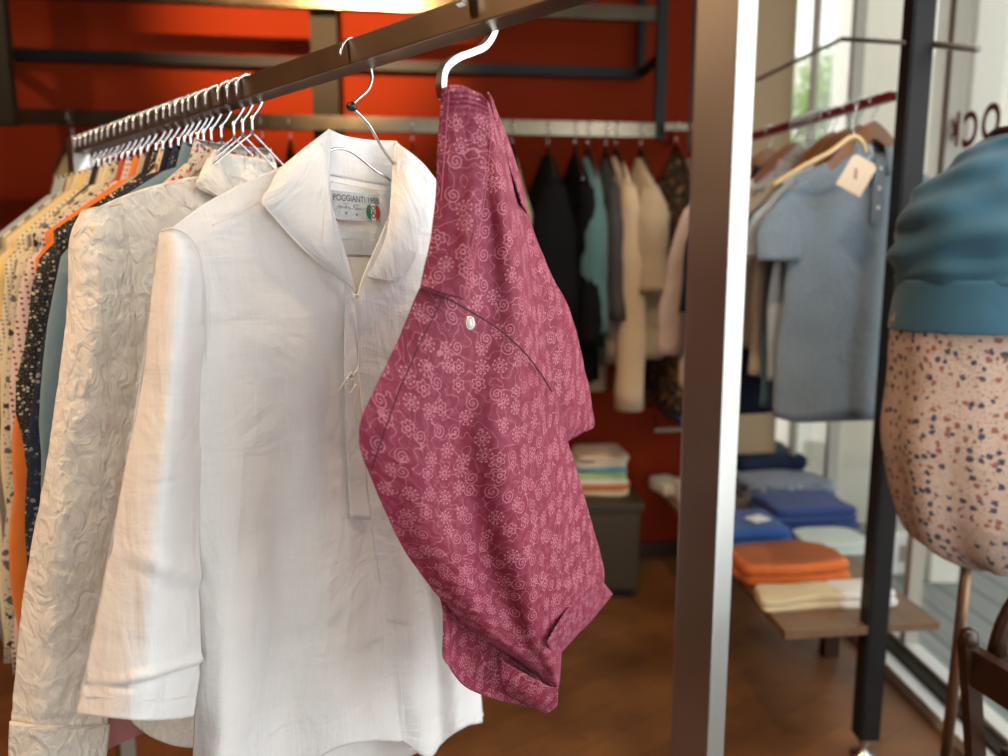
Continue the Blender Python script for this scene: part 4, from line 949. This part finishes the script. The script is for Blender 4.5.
# flat silver hook carrying the shorts
hk = empty('display_hook', RT(T0), 0, 'thick flat silver S-shaped hook holding the berry shorts on the rail', 'hook')
r0 = RT(T0)
hp = [HL(-.028, .002), HL(-.024, .014), HL(-.010, .021), HL(.008, .020), HL(.020, .008), HL(.0200, -.010)] + [G(484, 46, T0, .0), G(470, 53, T0, .0), G(455, 59, T0, .0), G(444, 69, T0, 0), (G(441, 84, T0, .002)), G(443, 99, T0, .004)]
pts = spline(hp, 70); vs = []; hwid = .0048; ht = .0020
for i, p in enumerate(pts):
    d = (pts[min(i+1, 69)]-pts[max(i-1, 0)]).normalized(); nn_ = d.cross(RD).normalized()
    for sy, sn in ((-1, -1), (1, -1), (1, 1), (-1, 1)): vs.append(p + RD*(sy*hwid) + nn_*(sn*ht*1.6))
m = MB(); m.add(vs, [(i*4+k, i*4+(k+1) % 4, (i+1)*4+(k+1) % 4, (i+1)*4+k) for i in range(69) for k in range(4)] + [(3, 2, 1, 0), tuple(69*4+k for k in range(4))])
ho = m.build('flat_hook', M['chrome'], hk, world=True, smooth=False)
# dusty rose garment further back whose hem shows low down
g_ = garment('hanging_shirt', C['rose'], 'dusty rose garment whose square hem shows low between the two white shirts', 'shirt', 'shirts hanging along the steel rack', L=.72, seed=77, fold=.002, th=.006, hw=.197, sleeve=.685, sw=.055, neckz=.17, shz=.24, collar=False)
place(g_, RT(.468), MRZ)
h = copy_tree(wh0); h['label'] = 'silver wire hanger holding the dusty rose garment behind the embroidered shirt'; place(h, RT(.468), MRZ)
# ------------------------------------------------------------------ clothes on the back wall rail
BRZ = math.atan2(WN.y, WN.x)
CB = {'khaki': C['khaki'], 'black': cloth('black_wool', (.006, .006, .007), transl=0), 'teal': cloth('teal_knit', (.07, .15, .16), transl=0), 'grey': cloth('dark_grey_knit', (.06, .058, .06), transl=0),
      'beige': cloth('beige_crepe', (.62, .48, .33)), 'sand': cloth('sand_crepe', (.50, .39, .27)), 'ochre': cloth('ochre_cotton', (.45, .30, .12)), 'brown': cloth('brown_tweed', (.13, .07, .04), transl=0),
      'camo': cloth('brown_black_floral', (.06, .045, .035), 'floral', (.34, .12, .04), (.30, .26, .2), .7), 'white': cloth('offwhite_cotton', (.72, .66, .56))}
wall_items = [ # px, colour, length, half width, thickness, sleeve, label
 (72, 'ochre', .62, .15, .035, 0, 'ochre garment hanging left of the steel rack end on the red wall'),
 (262, 'black', .55, .15, .03, .3, 'small black garment seen just behind the white shirts'),
 (290, 'black', .70, .15, .03, .4, 'black garment seen above the collar of the plain white shirt'),
 (412, 'brown', .75, .17, .04, .4, 'brown garment showing between the white shirt and the berry shorts'),
 (512, 'khaki', .80, .16, .04, .4, 'khaki print garment next to the waist of the berry shorts'),
 (548, 'black', 1.05, .20, .085, .6, 'first wide black coat right of the berry shorts'),
 (575, 'black', 1.02, .19, .05, .6, 'second black coat, touching the teal garment'),
 (588, 'teal', .62, .19, .05, .55, 'long teal knit hanging on the far silver rail'),
 (606, 'grey', .55, .17, .035, .5, 'dark grey top between teal knit and pale dress'),
 (616, 'beige', .94, .20, .05, .85, 'long pale beige dress on the far silver rail'),
 (641, 'sand', .92, .20, .062, .40, 'pale sand short-sleeved dress at the right end of the far rail')]
hw0 = None
for i, (px, c, L, hw, th, sl_, lab) in enumerate(wall_items):
    p = WP(px, 127, OFF); p.z = zr
    g_ = garment('hanging_garment', CB[c], lab, 'garment', 'garments on the back wall rail', L=L, hw=hw, th=th, sleeve=sl_, sw=.07, seed=i+60, fold=.01, flare=1.12, neck=.03, det=.8, neckz=.105, shz=.235, collar=False)
    place(g_, p, BRZ + R(random.uniform(-6, 6)))
    if i == 0:
        hh = bar_hanger(M['dark_wood'], 'x', 'hangers on the back wall rail', r=.034); hw0 = hh
    else: hh = copy_tree(hw0)
    hh['label'] = ' '.join(('small dark hanger carrying the ' + lab.split(' on the')[0].split(',')[0]).split()[:15]); hh['group'] = 'hangers on the back wall rail'
    place(hh, p + V((0, 0, -.0)), BRZ)
for j, (dx, c, L, lab) in enumerate([(.05, 'camo', 1.15, 'dark brown floral dress hanging left of the steel post'), (.12, 'beige', .72, 'beige top hanging partly behind the steel post'), (.2, 'camo', 1.0, 'dark floral garment mostly behind the steel post')]):
    p = WP(664, 127, .34) + WD*dx; p.z -= .0
    g_ = garment('hanging_garment', CB[c], lab, 'garment', 'garments on the short wall rail', L=L, hw=.19, th=.035, sleeve=.35, sw=.07, seed=j+90, fold=.008, det=.8, neck=.03, neckz=.105, shz=.235, collar=False)
    place(g_, p, BRZ+R(6)); hh = copy_tree(hw0); place(hh, p, BRZ); hh['label'] = 'dark hanger carrying the ' + lab[:60]; hh['group'] = 'hangers on the short wall rail'
# ------------------------------------------------------------------ black post and red rail with polo shirts
BP = V((1.012, 1.90, 0))
bp = empty('black_post', BP, 0, 'tall black steel post standing on the floor in front of the low table', 'post')
m = MB(); m.box((-.014, .0, 1.53), (.006, .05, 2.94), R(0)); m.box((.012, -.022, 1.53), (.052, .006, 2.94), R(0)); m.build('angle_iron', M['black_steel'], bp)
m = MB(); m.lathe((0.008, 0, 0), [(.035, 0), (.035, .006), (.012, .012), (.012, .04), (.018, .05), (.018, .06)], 20); m.build('levelling_foot', M['chrome'], bp, smooth=True)
QA = V((1.0, 1.87, 1.80)); QB = V((.70, 2.84, 1.80)); QD = (QB-QA).normalized(); QX = V((QD.y, -QD.x, 0)); QRZ = math.atan2(QX.y, QX.x)
wr_ = empty('red_rail', QA, 0, 'dark red painted clothes rail fixed to the black post by the window', 'rail')
m = MB(); m.beam(QA+QD*.055, QB, .022, .022); m.build('bar', M['red_paint'], wr_, world=True)
m = MB(); m.beam(QB, QB+V((0, 0, 1.2)), .012, .012); m.build('hanging_rod', M['black_steel'], wr_, world=True)
ur = empty('upper_rod', atY(757, 80, 2.6), 0, 'thin grey upper rod running to the black post above the red rail', 'rod')
m = MB(); a = atY(757, 80, 2.6); b = atY(842, 39, 2.15); c = atY(908, 43, 1.9); m.tube([a, b], .006, 8); m.tube([b, c], .006, 8); m.build('rod', M['grey_paint'], ur, world=True, smooth=True)
m = MB(); m.tube([atY(930, 44, 1.9), atY(978, 49, 1.7)], .008, 8); m.build('rod', M['grey_paint'], ur, world=True, smooth=True)
CP = {'polo': cloth('blue_grey_melange', (.155, .20, .245), 'melange', (.22, .27, .31), transl=.05), 'polo2': cloth('light_grey_melange', (.38, .43, .46), transl=.05), 'petrol': cloth('petrol_blue_cotton', (.06, .13, .19), transl=.05),
      'taupe': cloth('taupe_cotton', (.42, .35, .27)), 'cardi': cloth('beige_mesh_cardigan', (.50, .42, .32), 'melange', (.68, .62, .52)), 'ink': cloth('ink_navy_cotton', (.012, .016, .035), transl=0), 'grn': cloth('pale_rose_beige_cotton', (.50, .38, .33))}
polos = [(.115, 'polo', .78, .235, .20, True, 'blue grey polo shirt with buttoned placket, nearest the black post'),
         (.165, 'polo2', .70, .235, .19, True, 'pale grey polo sleeve just behind the blue grey polo'),
         (.21, 'petrol', .78, .215, .18, False, 'petrol blue shirt edge behind the grey polos'),
         (.26, 'taupe', .70, .22, .16, False, 'taupe short-sleeved shirt behind the grey polos'),
         (.42, 'cardi', .62, .22, .5, False, 'beige open-knit cardigan with slanting sleeve beside the steel post'),
         (.54, 'ink', .84, .20, .35, False, 'ink navy garment right beside the steel post'),
         (.66, 'grn', .80, .20, .5, False, 'pale rose beige garment whose hem shows below the ink navy one')]
pw0 = None
for i, (t, c, L, hw, sl_, pk_, lab) in enumerate(polos):
    g_ = garment('polo_shirt' if c.startswith('polo') else 'hanging_garment', CP[c], lab, 'shirt' if i < 4 else 'garment', 'clothes on the red rail', L=L+.06, hw=hw, th=.02, sleeve=sl_, sw=.075, seed=i+120, fold=.008, placket=pk_, neckz=.13, shz=.20)
    place(g_, QA+QD*t, QRZ)
    if i == 0: hh = bar_hanger(M['wood_hanger'], 'x', 'hangers on the red rail', r=.0165, hgt=.045, th=.02, half=.17); pw0 = hh
    else: hh = copy_tree(pw0)
    place(hh, QA+QD*t+V((0, 0, .004)), QRZ); hh['label'] = ' '.join(('varnished brown wooden hanger inside the ' + lab.split(' with ')[0].split(' behind')[0]).split()[:15]); hh['group'] = 'hangers on the red rail'
for k in range(7):
    t = .30+k*.075 if k > 1 else .02 + k*.3
    hh = copy_tree(wh0); place(hh, QA+QD*(.29+k*.021)+V((0, 0, .0)), QRZ); hh['group'] = 'empty hangers on the red rail'; hh['category'] = 'hanger'
    hh['label'] = 'empty silver wire hanger in the bunch on the dark red rail'
# pale hanger leaning across the polo's shoulder and the price tag
ph = empty('pale_hanger', atY(855, 140, 1.86), 0, 'pale wooden hanger arm slanting across the shoulder of the blue grey polo', 'hanger')
m = MB(); m.tube(spline([atY(772, 186, 1.87), atY(800, 168, 1.86), atY(830, 152, 1.86), atY(851, 137, 1.87), atY(862, 141, 1.87), atY(866, 152, 1.88)], 30), .006, 8, flat=.6); m.build('arm', M['pale_wood'], ph, world=True, smooth=True)
m = MB(); m.tube(spline([atY(855, 138, 1.87), atY(852, 125, 1.875), atY(855, 112, 1.885), atY(858, 103, 1.89)], 20), .0018, 6); m.build('hook', M['wire'], ph, world=True, smooth=True)
tg = empty('price_tag', atY(858, 150, 1.83), 0, 'cream card price tag hanging on the blue grey polo', 'tag')
c = atY(857, 175, 1.83); m = MB(); ax = V((math.cos(R(-28)), 0, math.sin(R(-28)))); ay = V((math.sin(R(28)), 0, math.cos(R(28))))
vs = [c+ax*x+ay*y+V((0, o, 0)) for o in (0, .002) for x, y in ((-.034, -.042), (.034, -.042), (.034, .034), (.024, .042), (-.024, .042), (-.034, .034))]
m.add(vs, [tuple(range(5, -1, -1)), tuple(range(6, 12))] + [(i, (i+1) % 6, 6+(i+1) % 6, 6+i) for i in range(6)]); m.build('card', M['label_cream'], tg, world=True)
m = MB(); m.tube(spline([c+ay*.038-V((0, .001, 0)), c+ay*.06+ax*.006, atY(868, 142, 1.86)], 12), .0008, 5); m.build('string', M['linen_thread'], tg, world=True)
m = MB(); m.beam(c-ax*.004-V((0, .0012, .012)), c-ax*.004-V((0, .0012, -.014)), .006, .0006, up=V((0, 1, 0))); m.build('print', simple('faded_print', (.35, .2, .15), .8), tg, world=True)
# ------------------------------------------------------------------ dress form with floral dress and blue shrug
DY = 1.50; DC = atY(1003, 300, DY)
df = empty('dress_form', (DC.x, DC.y, 0), 0, 'dress form on a bronze pole, draped at the right edge of the picture', 'dress form')
m = MB(); zt = atY(1000, 130, DY).z
m.lathe((0, 0, 0), [(.04, zt-.16), (.052, zt-.1), (.05, zt-.03), (.046, zt-.012), (.03, zt-.002), (.01, zt)], 24); m.build('neck', simple('linen_bust', (.62, .48, .33), .8), df, smooth=True)
m = MB(); m.lathe((0, 0, 0), [(.05, zt-.008), (.052, zt-.002), (.046, zt+.004), (.01, zt+.006)], 24); m.build('neck_cap', M['dark_wood'], df, smooth=True)
m = MB(); m.tube([V((-.035, 0, .06)), V((-.02, 0, .95))], .0115, 12); m.build('pole', M['pole_metal'], df, smooth=True)
m = MB(); m.lathe((-.035, 0, 0), [(.17, 0), (.17, .012), (.05, .03), (.02, .08)], 28); m.build('base', M['dark_wood'], df, smooth=True)
def torso(rings, n, nv, disp):
    """rings: (py, px of the left edge, px centre, half depth)"""
    R_ = []
    for py, pl_, pc, hd in rings:
        c = atY(pc, py, DY); l = atY(pl_+9, py, DY); R_.append([c.x, c.z, c.x-l.x, hd])
    vs = []; uvs = []
    for j in range(nv):
        v = j/(nv-1); q = [crf([r[k] for r in R_], v) for k in range(4)]
        for i in range(n):
            a = 2*math.pi*i/n; d = disp(a, v); ca = math.cos(a); sa = math.sin(a)
            vs.append(V((q[0]+(q[2]+d)*math.copysign(abs(ca)**.9, ca), DY+(q[3]+d)*math.copysign(abs(sa)**.9, sa), q[1]+.0*sa))); uvs.append((a*.2, q[1]))
    m = MB(); m.add(vs, [(j*n+i, j*n+(i+1) % n, (j+1)*n+(i+1) % n, (j+1)*n+i) for j in range(nv-1) for i in range(n)], uvs); return m
dressm = cloth('pink_floral_dress_print', (.43, .32, .25), 'floral', (.045, .05, .075), (.24, .09, .065), 1.6, transl=.05)
dm = torso([(200, 930, 1003, .10), (300, 895, 1003, .13), (330, 889, 1003, .13), (380, 886, 1003, .135), (430, 880, 1003, .14), (470, 884, 1003, .14), (510, 892, 1003, .135), (538, 905, 1003, .12), (556, 935, 1003, .10), (566, 965, 1003, .05)], 60, 50,
           lambda a, v: (.006*math.sin(a*11)+.008*math.sin(a*7+v*3))*min(1, v*1.3))
do = dm.build('floral_dress', dressm, None, smooth=True, world=True, solid=.002); tag(do, 'pink floral print dress worn by the dress form', 'dress')
shm = cloth('teal_blue_jersey', (.034, .100, .145), transl=.05, wrinkle=.2, wscale=6, sheen=.25)
def drape(a, v):
    k = math.sin(v*math.pi)
    return .007*k*math.sin(v*34 + a*2.6) + .006*k*math.sin(v*21-a*3.1+1) + .004*math.sin(a*9)*v
sm = torso([(138, 980, 1003, .05), (146, 968, 1003, .06), (166, 942, 1003, .09), (192, 914, 1003, .12), (222, 898, 1003, .15), (250, 892, 1003, .155), (272, 895, 1003, .15), (285, 898, 1003, .148)], 72, 60, drape)
so = sm.build('draped_top', shm, df if False else None, smooth=True, world=True, solid=.002); 
ribs_m = torso([(280, 897, 1003, .149), (300, 893, 1003, .150), (322, 889, 1003, .152), (330, 888, 1003, .152)], 160, 12, lambda a, v: .0012*math.sin(a*80))
shr = empty('blue_top', so.location.copy(), 0, 'teal blue draped jersey top with ribbed hem over the floral dress', 'top')
so.location = (0, 0, 0); so.parent = shr
rb_ = ribs_m.build('ribbed_hem', shm, shr, smooth=True, world=True, solid=.002)
# ------------------------------------------------------------------ dark wooden chair at the lower right
CX = V((1.0, 1.22, 0))
ch = empty('wooden_chair', CX, 0, 'dark stained wooden armchair cut off by the lower right corner', 'chair')
def CPn(px, py, Y): return atY(px, py, Y)
a = CPn(968, 642, 1.28); 
def leg(top, foot, w=.026, nm='leg'):
    m = MB(); m.beam(V((foot[0], foot[1], 0)), top, w, w, up=V((0, 1, 0))); m.build(nm, M['dark_wood'], ch, world=True)
leg(a, (a.x+.10, a.y, 0)); leg(a+V((.42, 0, 0)), (a.x+.46, a.y, 0)); b = a+V((.10, -.42, .0)); leg(b, (b.x+.05, b.y, 0)); leg(b+V((.36, 0, 0)), (b.x+.36, b.y, 0))
for s in (0, .42):
    q = a+V((s, 0, -.045)); m = MB(); m.beam(q+V((.012, 0, 0)), q+V((.10, -.42, .0)), .024, .07); m.build('side_rail', M['dark_wood'], ch, world=True)
    m = MB(); m.lathe(q+V((0, 0, .045)), [(.006, -.008), (.015, -.004), (.018, .008), (.014, .022), (.004, .028)], 14); m.build('arm_knob', M['dark_wood'], ch, world=True, smooth=True)
m = MB(); m.box(a+V((.27, -.21, -.22)), (.40, .40, .035), bev=.012); m.build('seat', M['dark_wood'], ch, world=True)
m = MB(); m.beam(a+V((.03, 0.01, -.07)), a+V((.45, .01, -.07)), .02, .075); m.build('apron', M['dark_wood'], ch, world=True)
m = MB(); hc = a+V((.24, .0, .02)); m.tube([hc+V((.185*math.cos(t), .0, -.06+.22*math.sin(t))) for t in [R(x) for x in range(0, 181, 8)]], .016, 10); m.build('backrest', M['dark_wood'], ch, world=True, smooth=True)
# ------------------------------------------------------------------ low display table and folded clothes
TZ = .40
t0 = atZ(786, 632, TZ); t1 = atZ(940, 622, TZ); t2 = atZ(662, 491, TZ); t3 = t2 + (t1-t0)
tb = empty('display_table', ((t0.x+t1.x)/2, (t0.y+t2.y)/2, 0), 0, 'low brown display table by the window stacked with folded clothes', 'table')
m = MB(); vs = [p + V((0, 0, dz)) for dz in (0, -.022) for p in (t0, t1, t3, t2)]
m.add(vs, [(0, 1, 2, 3), (7, 6, 5, 4), (0, 4, 5, 1), (1, 5, 6, 2), (2, 6, 7, 3), (3, 7, 4, 0)])
def m_tab():
    mm, nt, b = newmat('brown_table_wood'); g = N(nt); n = g('ShaderNodeTexNoise', i_Scale=5, i_Detail=6); g.L(coords(g, 'Object', (8, 1, 1)), n.inputs['Vector'])
    g.L(g.mix(n.outputs[0], (.12, .06, .03), (.24, .14, .075)), b.inputs['Base Color']); b.inputs['Roughness'].default_value = .4; return mm
TM = m_tab(); m.build('tabletop', TM, tb, world=True)
for c in (V((1.17, 2.46, 0)), V((1.08, 3.0, 0)), V((.93, 3.1, 0))):
    pass; m = MB(); m.beam(V((c.x, c.y, 0)), V((c.x, c.y, TZ-.022)), .05, .05, up=V((0, 1, 0))); m.build('leg', M['dark_wood'], tb, world=True)
tdir = (t1-t0).normalized(); TRZ = math.atan2(tdir.y, tdir.x); tback = (t2-t0).normalized()
def folded(name, px, py, w, d, h, mat, label, z=TZ, layers=3, rz=0.0, seed=0, cat='clothes', grp='folded clothes on the display table', slump=.3):
    p = atZ(px, py, z); c = p + V((math.sin(-TRZ-rz)*-0, d/2, 0))
    rt = empty(name, c, TRZ+rz, label, cat, grp); rnd = random.Random(seed)
    lh = h/layers
    for k in range(layers):
        n = 22; nz_ = 8; vs = []; uvs = []; s = 1-.05*k*rnd.uniform(.3, 1)
        ox = rnd.uniform(-.006, .006); z0 = k*lh
        for j in range(nz_+1):       # rounded slab: rings from the bottom middle to the top middle
            q = j/nz_; an = math.pi*(q-.5); rr = .90+.10*math.cos(an); zz = z0+lh*(.5+.5*math.sin(an))
            for i in range(n*2):
                a = 2*math.pi*i/(n*2); ca = math.cos(a); sa = math.sin(a); e = .28
                x = w/2*s*rr*math.copysign(abs(ca)**e, ca)+ox; y = d/2*s*rr*math.copysign(abs(sa)**e, sa)
                nzv = noise.noise(V((x*9+seed, y*9, k*3.0)))*.020
                vs.append(V((x+nzv, y+nzv*.6, max(.0005, zz+nzv*.5*q*(1 if k == layers-1 else .3))))); uvs.append((x+seed, y+zz))
        vs.append(V((ox, 0, z0+lh*1.0+.004*rnd.random()))); uvs.append((0, 0)); nn2 = n*2
        fs = [(j*nn2+i, j*nn2+(i+1) % nn2, (j+1)*nn2+(i+1) % nn2, (j+1)*nn2+i) for j in range(nz_) for i in range(nn2)] + [(nz_*nn2+i, nz_*nn2+(i+1) % nn2, len(vs)-1) for i in range(nn2)]
        mb = MB(); mb.add(vs, fs, uvs); mb.build('fold' if layers > 1 else 'body', mat, rt, smooth=True)
    return rt
bluepat = cloth('blue_white_pattern_cotton', (.22, .27, .36), 'floral', (.50, .52, .56), (.05, .08, .18), 1.0, transl=0)
folded('folded_shirt', 770, 486, .38, .36, .13, cloth('navy_knit', (.02, .03, .06), transl=0), 'dark navy folded shirt with white size tag, at the back of the table', seed=3, layers=2).location.z = TZ
n1 = folded('folded_shirt', 790, 502, .42, .30, .07, bluepat, 'blue and white patterned folded shirt behind the royal blue one', seed=5, layers=2)
folded('folded_shirt', 815, 532, .37, .26, .085, cloth('royal_blue_cotton', (.035, .075, .25), transl=0), 'royal blue folded shirt in the middle of the table', seed=6, layers=3)
folded('folded_shirt', 840, 556, .24, .16, .045, cloth('mint_white_cotton', (.62, .72, .70), transl=0), 'mint white folded shirt in front of the royal blue one', seed=7, layers=3)
bl_ = folded('folded_shirt', 757, 552, .26, .26, .075, cloth('bright_blue_cotton', (.03, .10, .34), transl=0), 'bright blue folded shirt with white label beside the steel post', seed=8, layers=2)
m = MB(); m.box((.035, -.02, .081), (.075, .055, .005), R(20), bev=.001); m.build('size_label', M['white_card'], bl_)
folded('folded_shirt', 797, 562, .16, .12, .028, cloth('light_blue_cotton', (.12, .24, .50), transl=0), 'light blue folded shirt peeking out above the orange one', seed=9, layers=1)
folded('folded_shirt', 796, 588, .36, .2, .075, cloth('orange_cotton', (.66, .16, .035), transl=0, wscale=14, wrinkle=.8), 'orange folded shirt near the front of the table', seed=11, layers=2)
folded('folded_shirt', 806, 611, .26, .09, .045, cloth('ivory_cotton', (.70, .58, .36), transl=0), 'ivory folded shirt at the front edge of the table', seed=12, layers=2)
folded('folded_shirt', 868, 609, .19, .11, .045, cloth('white_folded_cotton', (.74, .72, .68), transl=0), 'white folded shirt at the front edge of the table behind the black post', seed=13, layers=2)
folded('folded_shirt', 744, 513, .16, .1, .03, cloth('olive_brown_cotton', (.14, .10, .06), transl=0), 'olive brown folded shirt beside the steel post', seed=14, layers=1)
folded('folded_shirt', 772, 524, .09, .1, .03, cloth('dark_green_cotton', (.03, .12, .09), transl=0), 'small dark green folded cloth between the two blue shirts', seed=15, layers=1)
folded('folded_scarf', 672, 497, .10, .2, .05, cloth('white_rolled_cotton', (.66, .62, .56), transl=0), 'white folded cloth on the far left corner of the table', seed=16, layers=1, cat='cloth', grp=None)
folded('folded_scarf', 688, 503, .10, .12, .075, cloth('cream_rolled_cotton', (.72, .68, .6), transl=0), 'rounded white cloth touching the steel post on the table', seed=17, layers=1, cat='cloth', grp=None)
# size tag on the navy shirt
ny = [o for o in bpy.data.objects if o.get('label', '').startswith('dark navy folded')][0]
m = MB(); m.box((-.06, -.04, .136), (.09, .05, .004), R(-5), bev=.001); m.build('size_tag', M['white_card'], ny)
# white bag outside by the glass
bg = empty('white_box', V((0, 0, 0)), 0, 'small white printed box standing outside the glass beyond the table', 'box')
p = atZ(898, 568, 0); bg.location = (max(p.x, GX+.25), p.y, -.01)
m = MB(); m.box((0, 0, .09), (.14, .10, .18), 0, bev=.01); m.build('body', M['white_card'], bg); m = MB(); m.box((-.005, -.052, .10), (.05, .002, .08), 0); m.build('printed_panel', simple('grey_print', (.4, .34, .3), .8), bg)
# ------------------------------------------------------------------ olive cabinet with a stack of folded clothes
f0 = atZ(638, 600, 0); yb = f0.y; ztop = atY(610, 503, yb).z
cb = empty('storage_cabinet', (f0.x-.29, yb+.16, 0), 0, 'dark olive storage cabinet against the red wall behind the berry shorts', 'cabinet')
om = simple('dark_olive_laminate', (.04, .028, .013), .5, 0, 30, .1)
m = MB(); m.box((0, 0, ztop/2+.01), (.58, .32, ztop-.06), 0, bev=.004); m.build('body', om, cb)
m = MB(); m.box((0, 0, ztop-.015), (.61, .35, .03), 0, bev=.004); m.build('top', om, cb)
for s in (-1, 1):
    m = MB(); m.box((s*.142, -.165, ztop/2), (.27, .014, ztop-.12), 0, bev=.004); d_ = m.build('door', om, cb); m = MB(); m.box((s*.03, -.182, ztop*.55), (.01, .018, .09), 0, bev=.003); m.build('handle', M['black_steel'], d_)
m = MB(); m.box((0, .01, .012), (.54, .28, .024)); m.build('plinth', M['black_steel'], cb)
cols = [('ivory folded garment, bottom of the stack on the olive cabinet', (.62, .5, .34)), ('orange-brown folded garment, second in the cabinet stack', (.5, .16, .04)), ('white folded garment, third in the cabinet stack', (.68, .64, .58)),
        ('light green folded garment in the cabinet stack', (.40, .52, .22)), ('teal folded garment in the cabinet stack', (.10, .30, .34)), ('pale grey folded garment above the teal one', (.55, .54, .52)), ('beige folded garment topmost in the cabinet stack', (.58, .46, .36))]
z = ztop
for k, (lab, c) in enumerate(cols):
    h_ = .024; pz = f0 + V((-.16, .06, 0)); o = folded('folded_garment', 600, 500, .27-.008*k, .26, h_, cloth('stack_cloth_%d' % k, c, transl=0), lab, seed=30+k, layers=1, grp='folded garments on the olive cabinet')
    o.location = (pz.x+random.uniform(-.01, .01), pz.y+.15, z); o.rotation_euler = (0, 0, random.uniform(-.06, .06)); z += h_+.0005
# ------------------------------------------------------------------ lights: spots in the ceiling, area lamps added for the daylight
def spot(loc, tgt, power, col, size=60, blend=.5, rad=.04, lab=''):
    f = empty('ceiling_spotlight', loc, 0, lab, 'spotlight', 'ceiling spotlights')
    d = (V(tgt)-V(loc)).normalized(); m = MB(); m.tube([-d*.09, -d*.02, d*.0], [.03, .045, .05], 16, closed_caps=True); m.build('housing', M['black_steel'], f, smooth=False)
    m = MB(); a = d.orthogonal().normalized(); b = d.cross(a); vs = [d*.002+a*(.04*math.cos(t))+b*(.04*math.sin(t)) for t in [2*math.pi*i/20 for i in range(20)]]; m.add(vs, [tuple(range(20))]); m.build('lens', emit('spot_lens_'+str(len(bpy.data.lights)), col, 30), f)
    m = MB(); m.tube([-d*.05, V((0, 0, 3.0-loc[2]))], .008, 8); m.build('stem', M['black_steel'], f)
    li = bpy.data.lights.new('spot', 'SPOT'); li.energy = power; li.color = col; li.spot_size = R(size); li.spot_blend = blend; li.shadow_soft_size = rad
    o = bpy.data.objects.new('spot_lamp', li); COL.objects.link(o); o.location = V(loc)+d*.03; o.rotation_euler = d.to_track_quat('-Z', 'Y').to_euler()
warm = (1.0, .72, .42)
spot((-.35, .75, 2.96), (-.80, 3.3, 2.42), 900, (1, .62, .30), 34, .9, lab='spotlight aimed at the orange wall above the white shirts')
spot((-2.1, 1.9, 2.85), (-2.2, 3.1, 1.5), 30, (1, .74, .45), 80, .9, lab='spotlight aimed at the left end of the red wall')
spot((.35, 1.9, 2.85), (.50, 2.9, 1.3), 38, (1, .74, .46), 50, .9, lab='spotlight aimed at the pale dresses on the far rail')
spot((-1.7, .1, 2.85), (-.75, .95, .95), 195, (1, .62, .34), 70, .8, .22, lab='spotlight aimed at the sleeves of the white shirts')
spot((-.5, .3, 2.9), (-.7, 1.35, 1.6), 30, (1, .72, .42), 70, .8, lab='spotlight above the far end of the steel rack')
spot((.3, .9, 2.9), (.4, 2.0, 0), 60, (1, .74, .48), 90, .8, lab='spotlight aimed at the wooden floor')
def area(loc, tgt, sx, sy, power, col):  # area lamp added just inside the glazing to strengthen the daylight
    li = bpy.data.lights.new('daylight', 'AREA'); li.shape = 'RECTANGLE'; li.size = sx; li.size_y = sy; li.energy = power; li.color = col
    o = bpy.data.objects.new('daylight_lamp', li); COL.objects.link(o); o.location = loc; o.rotation_euler = (V(tgt)-V(loc)).normalized().to_track_quat('-Z', 'Y').to_euler(); return o
area((1.39, .72, 1.55), (-.35, .95, 1.1), 1.3, 2.4, 37, (.87, .92, 1.0))
area((.6, -1.8, 1.6), (-.2, .8, 1.2), 1.7, 2.5, 16, (.90, .93, 1.0))  # weaker added fill behind the viewer
w = bpy.data.worlds.new('sky'); SC.world = w; w.use_nodes = True; nt = w.node_tree; bgn = nt.nodes['Background']
sky = nt.nodes.new('ShaderNodeTexSky'); sky.sky_type = 'HOSEK_WILKIE'; sky.turbidity = 5; sky.sun_direction = V((.6, .3, .75)).normalized()
mx = nt.nodes.new('ShaderNodeMix'); mx.data_type = 'RGBA'; mx.inputs[0].default_value = .85; nt.links.new(sky.outputs[0], mx.inputs[6]); mx.inputs[7].default_value = (1.0, .97, .90, 1)
nt.links.new(mx.outputs[2], bgn.inputs[0]); bgn.inputs[1].default_value = 2.1
# ------------------------------------------------------------------ camera
cam = bpy.data.cameras.new('camera'); co = bpy.data.objects.new('camera', cam); COL.objects.link(co)
co.location = EYE; co.rotation_euler = (R(90)-PITCH, 0, 0); cam.sensor_width = 36; cam.lens = 26.0; cam.clip_start = .02
cam.dof.use_dof = True; cam.dof.focus_distance = .88; cam.dof.aperture_fstop = 2.5
SC.camera = co
SC.view_settings.view_transform = 'Standard'; SC.view_settings.look = 'None'; SC.view_settings.gamma = 1; SC.view_settings.use_curve_mapping = False
SC.view_settings.exposure = 0.0
SC.cycles.max_bounces = 8; SC.cycles.transparent_max_bounces = 12; SC.cycles.sample_clamp_indirect = 4; SC.cycles.caustics_reflective = False; SC.cycles.caustics_refractive = False
